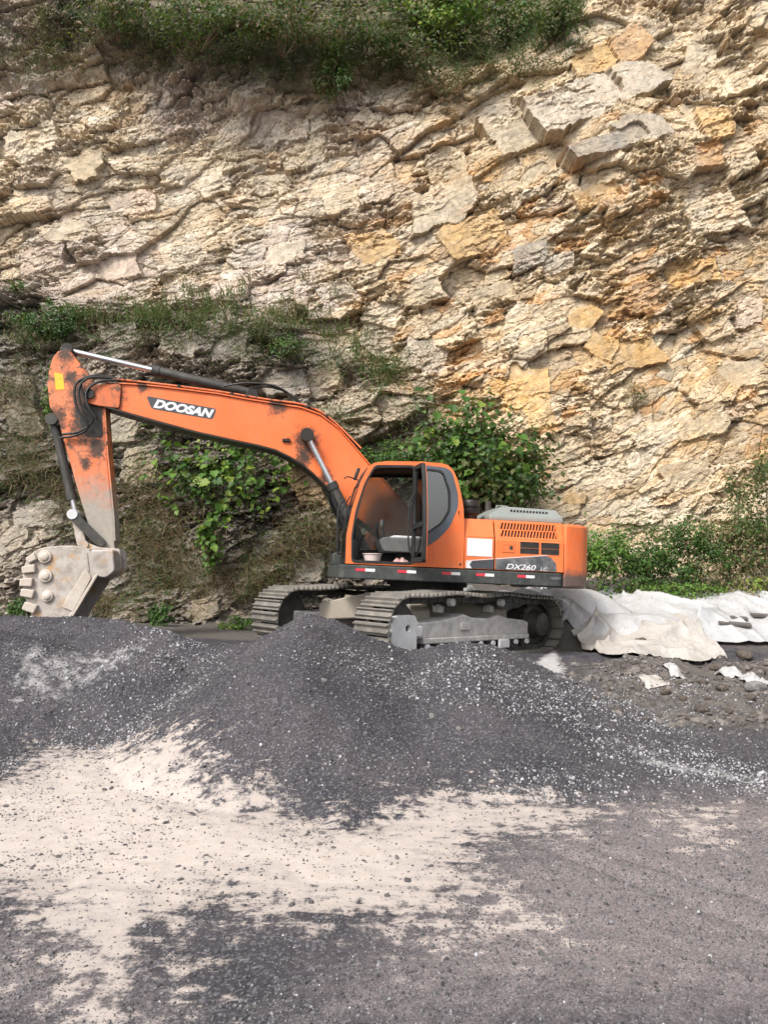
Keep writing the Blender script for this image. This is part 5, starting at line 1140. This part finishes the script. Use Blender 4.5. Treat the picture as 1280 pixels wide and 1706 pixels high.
# broad-leaved shrubs whose single leaves can be picked out
def lobed_leaf(tone):
    """lobed blade, folded along its midrib"""
    out = [(0, 0), (.18, -.06), (.42, .05), (.34, .22), (.50, .42), (.30, .46), (.22, .72), (.10, .70), (0, 1.0)]
    V = [(x, y, .14 * x - .12 * y * y) for x, y in out] + [(-x, y, .14 * x - .12 * y * y) for x, y in out[1:-1]] + [(0, .45, -.05)]
    F = []; n = len(out); c = len(V) - 1
    for i in range(n - 1): F.append((c, i, i + 1))
    L = [0] + list(range(n, n + n - 2)) + [n - 1]
    for i in range(len(L) - 1): F.append((c, L[i + 1], L[i]))
    me = np_mesh('leaf', V, F, M['leaf']); vcol(me, 'Col', np.tile(np.array([tone]), (len(V), 1))); return me
LEAVES = [lobed_leaf(t) for t in ((.045, .11, .02), (.07, .155, .025), (.10, .20, .03), (.15, .25, .035), (.035, .085, .018), (.20, .27, .05))]
def broad_shrub(label, px, py, rx, ry, n_leaf, n_fill, size, fwd, seed, tones=('mid', 'bright', 'dark', 'olive', 'dark')):
    root = px_bush('broadleaf_shrub', label, px, py, rx, ry, n_fill, size * .75, tones, fwd, cat='shrub', aspect=.8, stems=26, clumps=40)
    y = cliff_hit(px, py).y - fwd; c = at_y(px, py, y); s = y / FPX * 1.04; rad = np.array((rx * s, min(rx, ry) * s * .75, ry * s)); off = np.array(Vector(c) - root.location)
    drng = np.random.default_rng(seed); P, Nn, k = foliage_pts(rad, n_leaf, 24, drng); P[:, 1] = -np.abs(P[:, 1]) - .05
    for i in range(n_leaf):
        z = Vector(Nn[i] + np.array((0, -.4, .2))).normalized(); d = Vector(drng.normal(size=3)) + Vector((0, 0, -.7)); d = (d - z * d.dot(z)).normalized(); x = d.cross(z)
        m4 = Matrix((x, d, z)).transposed().to_4x4(); sz = size * (.8 + .7 * drng.random())
        o = link(bpy.data.objects.new('leaf', LEAVES[int(drng.integers(0, 6))]), root); m4 = m4 @ Matrix.Scale(sz, 4); m4.translation = Vector(P[i] + off); o.matrix_basis = m4
    return root
broad_shrub('broad-leaved green shrub on the rock under the boom', 378, 785, 98, 88, 190, 1300, .17, .5, 1, ('mid', 'bright', 'yellow', 'mid', 'olive', 'dark'))
broad_shrub('small trailing broad-leaved sprig low under the boom shrub', 352, 892, 26, 42, 36, 300, .15, .45, 2, ('mid', 'bright'))
broad_shrub('tall broad-leaved green shrub rising behind the cab', 785, 760, 106, 78, 190, 2900, .18, .7, 3)
broad_shrub('dark shrub behind the engine cover next to the counterweight', 855, 795, 60, 55, 60, 1700, .13, .5, 4, ('dark', 'mid'))
px_bush('fern_shrub', 'low feathery green shrub at the left of the cab roof', 655, 752, 55, 26, 1400, .09, ('mid', 'dark', 'bright'), .5, cat='shrub', aspect=.35)
px_bush('bush', 'dark green bush on the rock ledge above the arm', 85, 532, 50, 32, 1500, .085, ('dark', 'mid', 'dark'), .25)
px_bush('bush', 'tiny tuft of green leaves on the rock at far left above the ledge bush', 30, 478, 17, 10, 220, .07, ('mid', 'olive'), .1)
px_bush('bush', 'small olive bush on the ledge between ledge bush and tall weeds', 232, 512, 32, 22, 600, .07, ('olive', 'mid', 'dry'), .2)
px_bush('bush', 'faded olive bush on the ledge over the middle of the boom', 478, 520, 44, 38, 900, .07, ('olive', 'dry', 'olive'), .2)
px_bush('bush', 'small green bush below the ledge over the arm cylinder', 482, 578, 34, 20, 600, .075, ('mid', 'dark', 'olive'), .2)
px_bush('bush', 'olive scrub clinging to grey rock above the cab shrub', 645, 610, 40, 34, 800, .065, ('olive', 'dark'), .15)
px_bush('bush', 'narrow green plant at the left edge of the arm', 82, 655, 13, 42, 380, .08, ('mid', 'bright'), .3)
px_bush('bush', 'low green plant at the foot of the rock left of the bucket', 38, 1010, 24, 16, 420, .08, ('mid', 'dark'), .5)
px_bush('bush', 'small dark green plant at the rock foot between bucket and tracks', 268, 1020, 22, 16, 420, .08, ('mid', 'dark'), .5)
px_bush('bush', 'bright green weeds at the rock foot beside the far track', 397, 1040, 26, 16, 500, .08, ('bright', 'yellow', 'mid'), .8)
px_bush('bush', 'grey dry tuft alone on the pale rock at the right', 1060, 660, 18, 30, 380, .06, ('olive', 'dry'), .05)
px_bush('bush', 'dark fern hanging from the overhang at the top', 560, 125, 34, 48, 900, .10, ('dark', 'olive'), .3)
# bushes beyond the tarps
for (lab, px, py, rx, ry, y, n, s_, tn) in (
        ('bright green leafy bush right behind the counterweight', 985, 945, 56, 68, 16.1, 3600, .085, ('mid', 'bright', 'mid', 'bright')),
        ('dark green climbing bush behind the standing tarp flap', 1060, 925, 50, 46, 16.6, 2600, .08, ('dark', 'mid')),
        ('dense dark green bush in the middle of the row behind the tarp', 1140, 925, 62, 62, 16.4, 3800, .08, ('dark', 'mid', 'dark')),
        ('olive and brown withering bush behind the right end of the tarp', 1215, 920, 56, 68, 16.3, 3200, .08, ('olive', 'dry', 'mid', 'olive')),
        ('tall dark bush at the right edge of the picture', 1280, 840, 58, 110, 16.4, 4600, .08, ('dark', 'olive', 'dark')),
        ('low green weeds along the top edge of the white tarp', 1110, 985, 90, 20, 15.9, 1600, .07, ('mid', 'bright', 'olive')),
        ('yellowish weeds at the right along the tarp top edge', 1240, 980, 60, 26, 15.9, 1200, .07, ('olive', 'yellow', 'dry')),
        ('green weeds between counterweight and tarp flap', 930, 995, 30, 22, 15.6, 700, .075, ('mid', 'dark'))):
    yard_bush('bush', lab, px, py, rx, ry, y, n, s_, tn, clumps=44)
# growth along the top of the cliff
for (lab, px, py, rx, ry, n, s_, tn) in (
        ('yellow-green bush on the cliff top at centre right', 735, 22, 66, 42, 1700, .14, ('yellow', 'bright', 'mid')),
        ('dark bush on the cliff top left of the yellow-green bush', 600, 50, 80, 52, 1700, .12, ('dark', 'olive', 'dark', 'brown')),
        ('olive bush on the cliff top right of the yellow-green bush', 850, 40, 76, 50, 1600, .12, ('olive', 'mid', 'dark', 'dark')),
        ('small bush at the right end of the cliff top growth', 935, 30, 40, 30, 900, .12, ('dark', 'olive')),
        ('dark scrub hanging below the yellow-green bush', 690, 90, 90, 38, 1300, .11, ('dark', 'olive', 'brown')),
        ('low dark scrub on the cliff top at centre left', 470, 40, 84, 46, 1400, .12, ('olive', 'dark', 'brown')),
        ('dull green scrub on the cliff top at the left', 330, 34, 84, 40, 1200, .12, ('olive', 'dark', 'mid', 'brown')),
        ('sparse scrub at the left end of the cliff top growth', 190, 24, 70, 34, 900, .12, ('dark', 'olive', 'brown'))):
    px_bush('bush', lab, px, py, rx, ry, n, s_, tn, .5, clumps=34, depth=.8)

def scrub(name, label, spots, n, size, tones, seed, out=.10):
    drng = np.random.default_rng(seed); P = []
    for (px, py, rx, ry, wgt) in spots:
        for _ in range(max(1, int(n * wgt) // 22)):
            a = drng.normal(size=2) * .55; h = np.array(cliff_hit(px + a[0] * rx, py + a[1] * ry, 7)); s = .07 + .13 * drng.random()
            P.append(h + np.array((0, -out, .03)) + drng.normal(size=(22, 3)) * (s * 1.2, s * .5, s))
    P = np.concatenate(P); m = len(P); ti = drng.integers(0, len(tones), m // 22 + 1).repeat(22)[:m]; f = drng.random((m, 1))
    C_ = np.array([GREENS[t][0] for t in tones])[ti] * (1 - f) + np.array([GREENS[t][1] for t in tones])[ti] * f
    V, F, CC = leaf_arrays(P, drng.normal(size=(m, 3)) * .6 + (0, -.5, .6), size * (.5 + .9 * drng.random(m)), C_, drng, .4)
    me = np_mesh(name, V, F, M['leaf']); vcol(me, 'Col', CC)
    return tag(link(bpy.data.objects.new(name, me)), label, 'scrub', kind='stuff')
scrub('scrub', 'straggly dark scrub spread thinly over the mid-height ledge', [(100, 560, 90, 40, .1), (220, 540, 90, 40, .14), (330, 540, 90, 45, .16), (440, 550, 90, 50, .18), (550, 580, 90, 50, .16), (650, 620, 70, 50, .12), (700, 690, 40, 50, .06), (560, 690, 60, 30, .05), (60, 620, 50, 50, .05)], 15000, .055, ('olive', 'dark', 'brown', 'olive', 'mid'), 31)
scrub('scrub', 'dark straggly scrub along the overhang under the cliff top', [(120, 60, 90, 30, .08), (260, 85, 90, 40, .14), (400, 100, 90, 40, .18), (520, 120, 70, 45, .18), (640, 120, 70, 35, .18), (760, 135, 80, 30, .14), (870, 110, 60, 30, .1), (60, 110, 70, 40, .1)], 15000, .065, ('dark', 'olive', 'brown', 'olive'), 32, .2)
scrub('scrub', 'brown and green undergrowth over the lower rock beside the bucket', [(40, 760, 50, 70, .16), (120, 860, 40, 60, .1), (240, 860, 60, 60, .16), (280, 960, 80, 50, .2), (430, 950, 60, 60, .18), (500, 880, 50, 60, .12), (200, 1000, 60, 20, .08), (240, 740, 50, 60, .1), (540, 760, 30, 40, .06)], 10000, .055, ('brown', 'olive', 'dark', 'mid', 'brown'), 33)
# grasses and dry stems: masses nobody could count
def blades(name, label, spots, n, L, tones, width=.012, hang=0.0, spread=.35, seed=1, cat='grass', sprd=.09):
    drng = np.random.default_rng(seed); P = []
    for (px, py, rx, ry, wgt) in spots:
        m = max(1, int(n * wgt)); 
        for _ in range(max(1, m // 14)):
            a = drng.normal(size=2) * .5; h = cliff_hit(px + a[0] * rx, py + a[1] * ry, 7); P += [np.array(h) + drng.normal(size=3) * (sprd, .05, sprd * .7) for _ in range(14)]
    P = np.array(P); m = len(P); up = np.array([0, -.25, 1.0]) * (1 - 2 * hang) + np.array([0, -.25 * hang, 0])
    d = up + drng.normal(size=(m, 3)) * spread * np.array([1, .6, .6]); d /= np.linalg.norm(d, axis=1, keepdims=True)
    ln = (L * (.4 + .9 * drng.random(m)))[:, None]; side = np.cross(d, np.array([0, -1, 0])[None]); side /= np.linalg.norm(side, axis=1, keepdims=True) + 1e-6
    bend = np.stack([drng.normal(size=m) * .35, -.25 * np.ones(m), -.55 * np.ones(m)], 1)
    w = width * (.6 + .8 * drng.random(m))[:, None]
    mid = P + d * ln * .55 + bend * ln * .08; tip = P + d * ln + bend * ln * .45
    V = np.stack([P - side * w, P + side * w, mid - side * w * .8, mid + side * w * .8, tip], 1).reshape(-1, 3); b = np.arange(m)[:, None] * 5
    F = np.concatenate([b + [0, 1, 3], b + [0, 3, 2], b + [2, 3, 4]], 0)
    ti = drng.integers(0, len(tones), m); f = drng.random((m, 1)); C = np.array([GREENS[t][0] for t in tones])[ti] * (1 - f) + np.array([GREENS[t][1] for t in tones])[ti] * f
    me = np_mesh(name, V, F, M['leaf']); vcol(me, 'Col', np.repeat(C, 5, 0))
    return tag(link(bpy.data.objects.new(name, me)), label, cat, kind='stuff')
blades('grass', 'dull grass and scrub growing along the cliff top', [(150, 25, 80, 20, .08), (280, 40, 90, 24, .14), (420, 45, 90, 30, .16), (540, 70, 80, 40, .16), (660, 60, 90, 50, .16), (780, 80, 90, 40, .15), (880, 65, 80, 30, .1), (950, 30, 30, 25, .05)], 6500, .30, ('dark', 'dark', 'brown', 'olive'), .009, spread=.8, seed=21)
blades('grass', 'sparse grass and weeds along the mid-height ledge', [(60, 560, 60, 30, .12), (150, 530, 60, 25, .1), (240, 525, 70, 22, .14), (320, 520, 70, 40, .18), (400, 515, 60, 40, .14), (480, 530, 60, 45, .16), (560, 570, 60, 40, .1), (640, 620, 40, 40, .06)], 2300, .34, ('olive', 'mid', 'dry', 'olive'), .008, seed=22)
blades('dry_vines', 'brown dry vines and stems hanging over the lower rock', [(40, 760, 60, 70, .14), (110, 830, 50, 50, .06), (250, 900, 70, 70, .18), (320, 960, 80, 50, .14), (430, 960, 60, 50, .12), (270, 820, 60, 50, .08), (500, 900, 50, 50, .1), (20, 660, 30, 50, .06), (540, 860, 30, 50, .05), (160, 1000, 60, 20, .07)], 8000, .34, ('brown', 'dry', 'brown', 'olive'), .005, hang=.6, spread=1.3, seed=23, cat='vines', sprd=.22)
for i, (px, py, h_, lab) in enumerate(((303, 520, .95, 'tallest thin weed standing up from the ledge'), (388, 520, .7, 'thin weed on the ledge right of the tallest weed'), (345, 525, .6, 'short thin weed between the two taller ledge weeds'), (592, 600, .6, 'thin weed at the right end of the ledge'))):
    b_ = cliff_hit(px, py); root = empty('weed', b_); tag(root, lab, 'weed'); drng = np.random.default_rng(70 + i)
    MB().tube([(0, 0, 0), (.03, -.08, h_ * .5), (.0, -.12, h_)], lambda u: .010 * (1 - .7 * u), 5).build('stem', M['stem'], root)
    n = 130; t = drng.random(n); P = np.stack([.03 * np.sin(t * 3), -.08 - .05 * t, h_ * (.1 + .9 * t)], 1) + drng.normal(size=(n, 3)) * .05
    f = drng.random((n, 1)); V, F, CC = leaf_arrays(P, drng.normal(size=(n, 3)) + [0, -.5, .6], .05 + .05 * drng.random(n), np.array(GREENS['olive'][0]) * (1 - f) + np.array(GREENS['mid'][1]) * f, drng, .3)
    me = np_mesh('foliage', V, F, M['leaf']); vcol(me, 'Col', CC); link(bpy.data.objects.new('foliage', me), root)
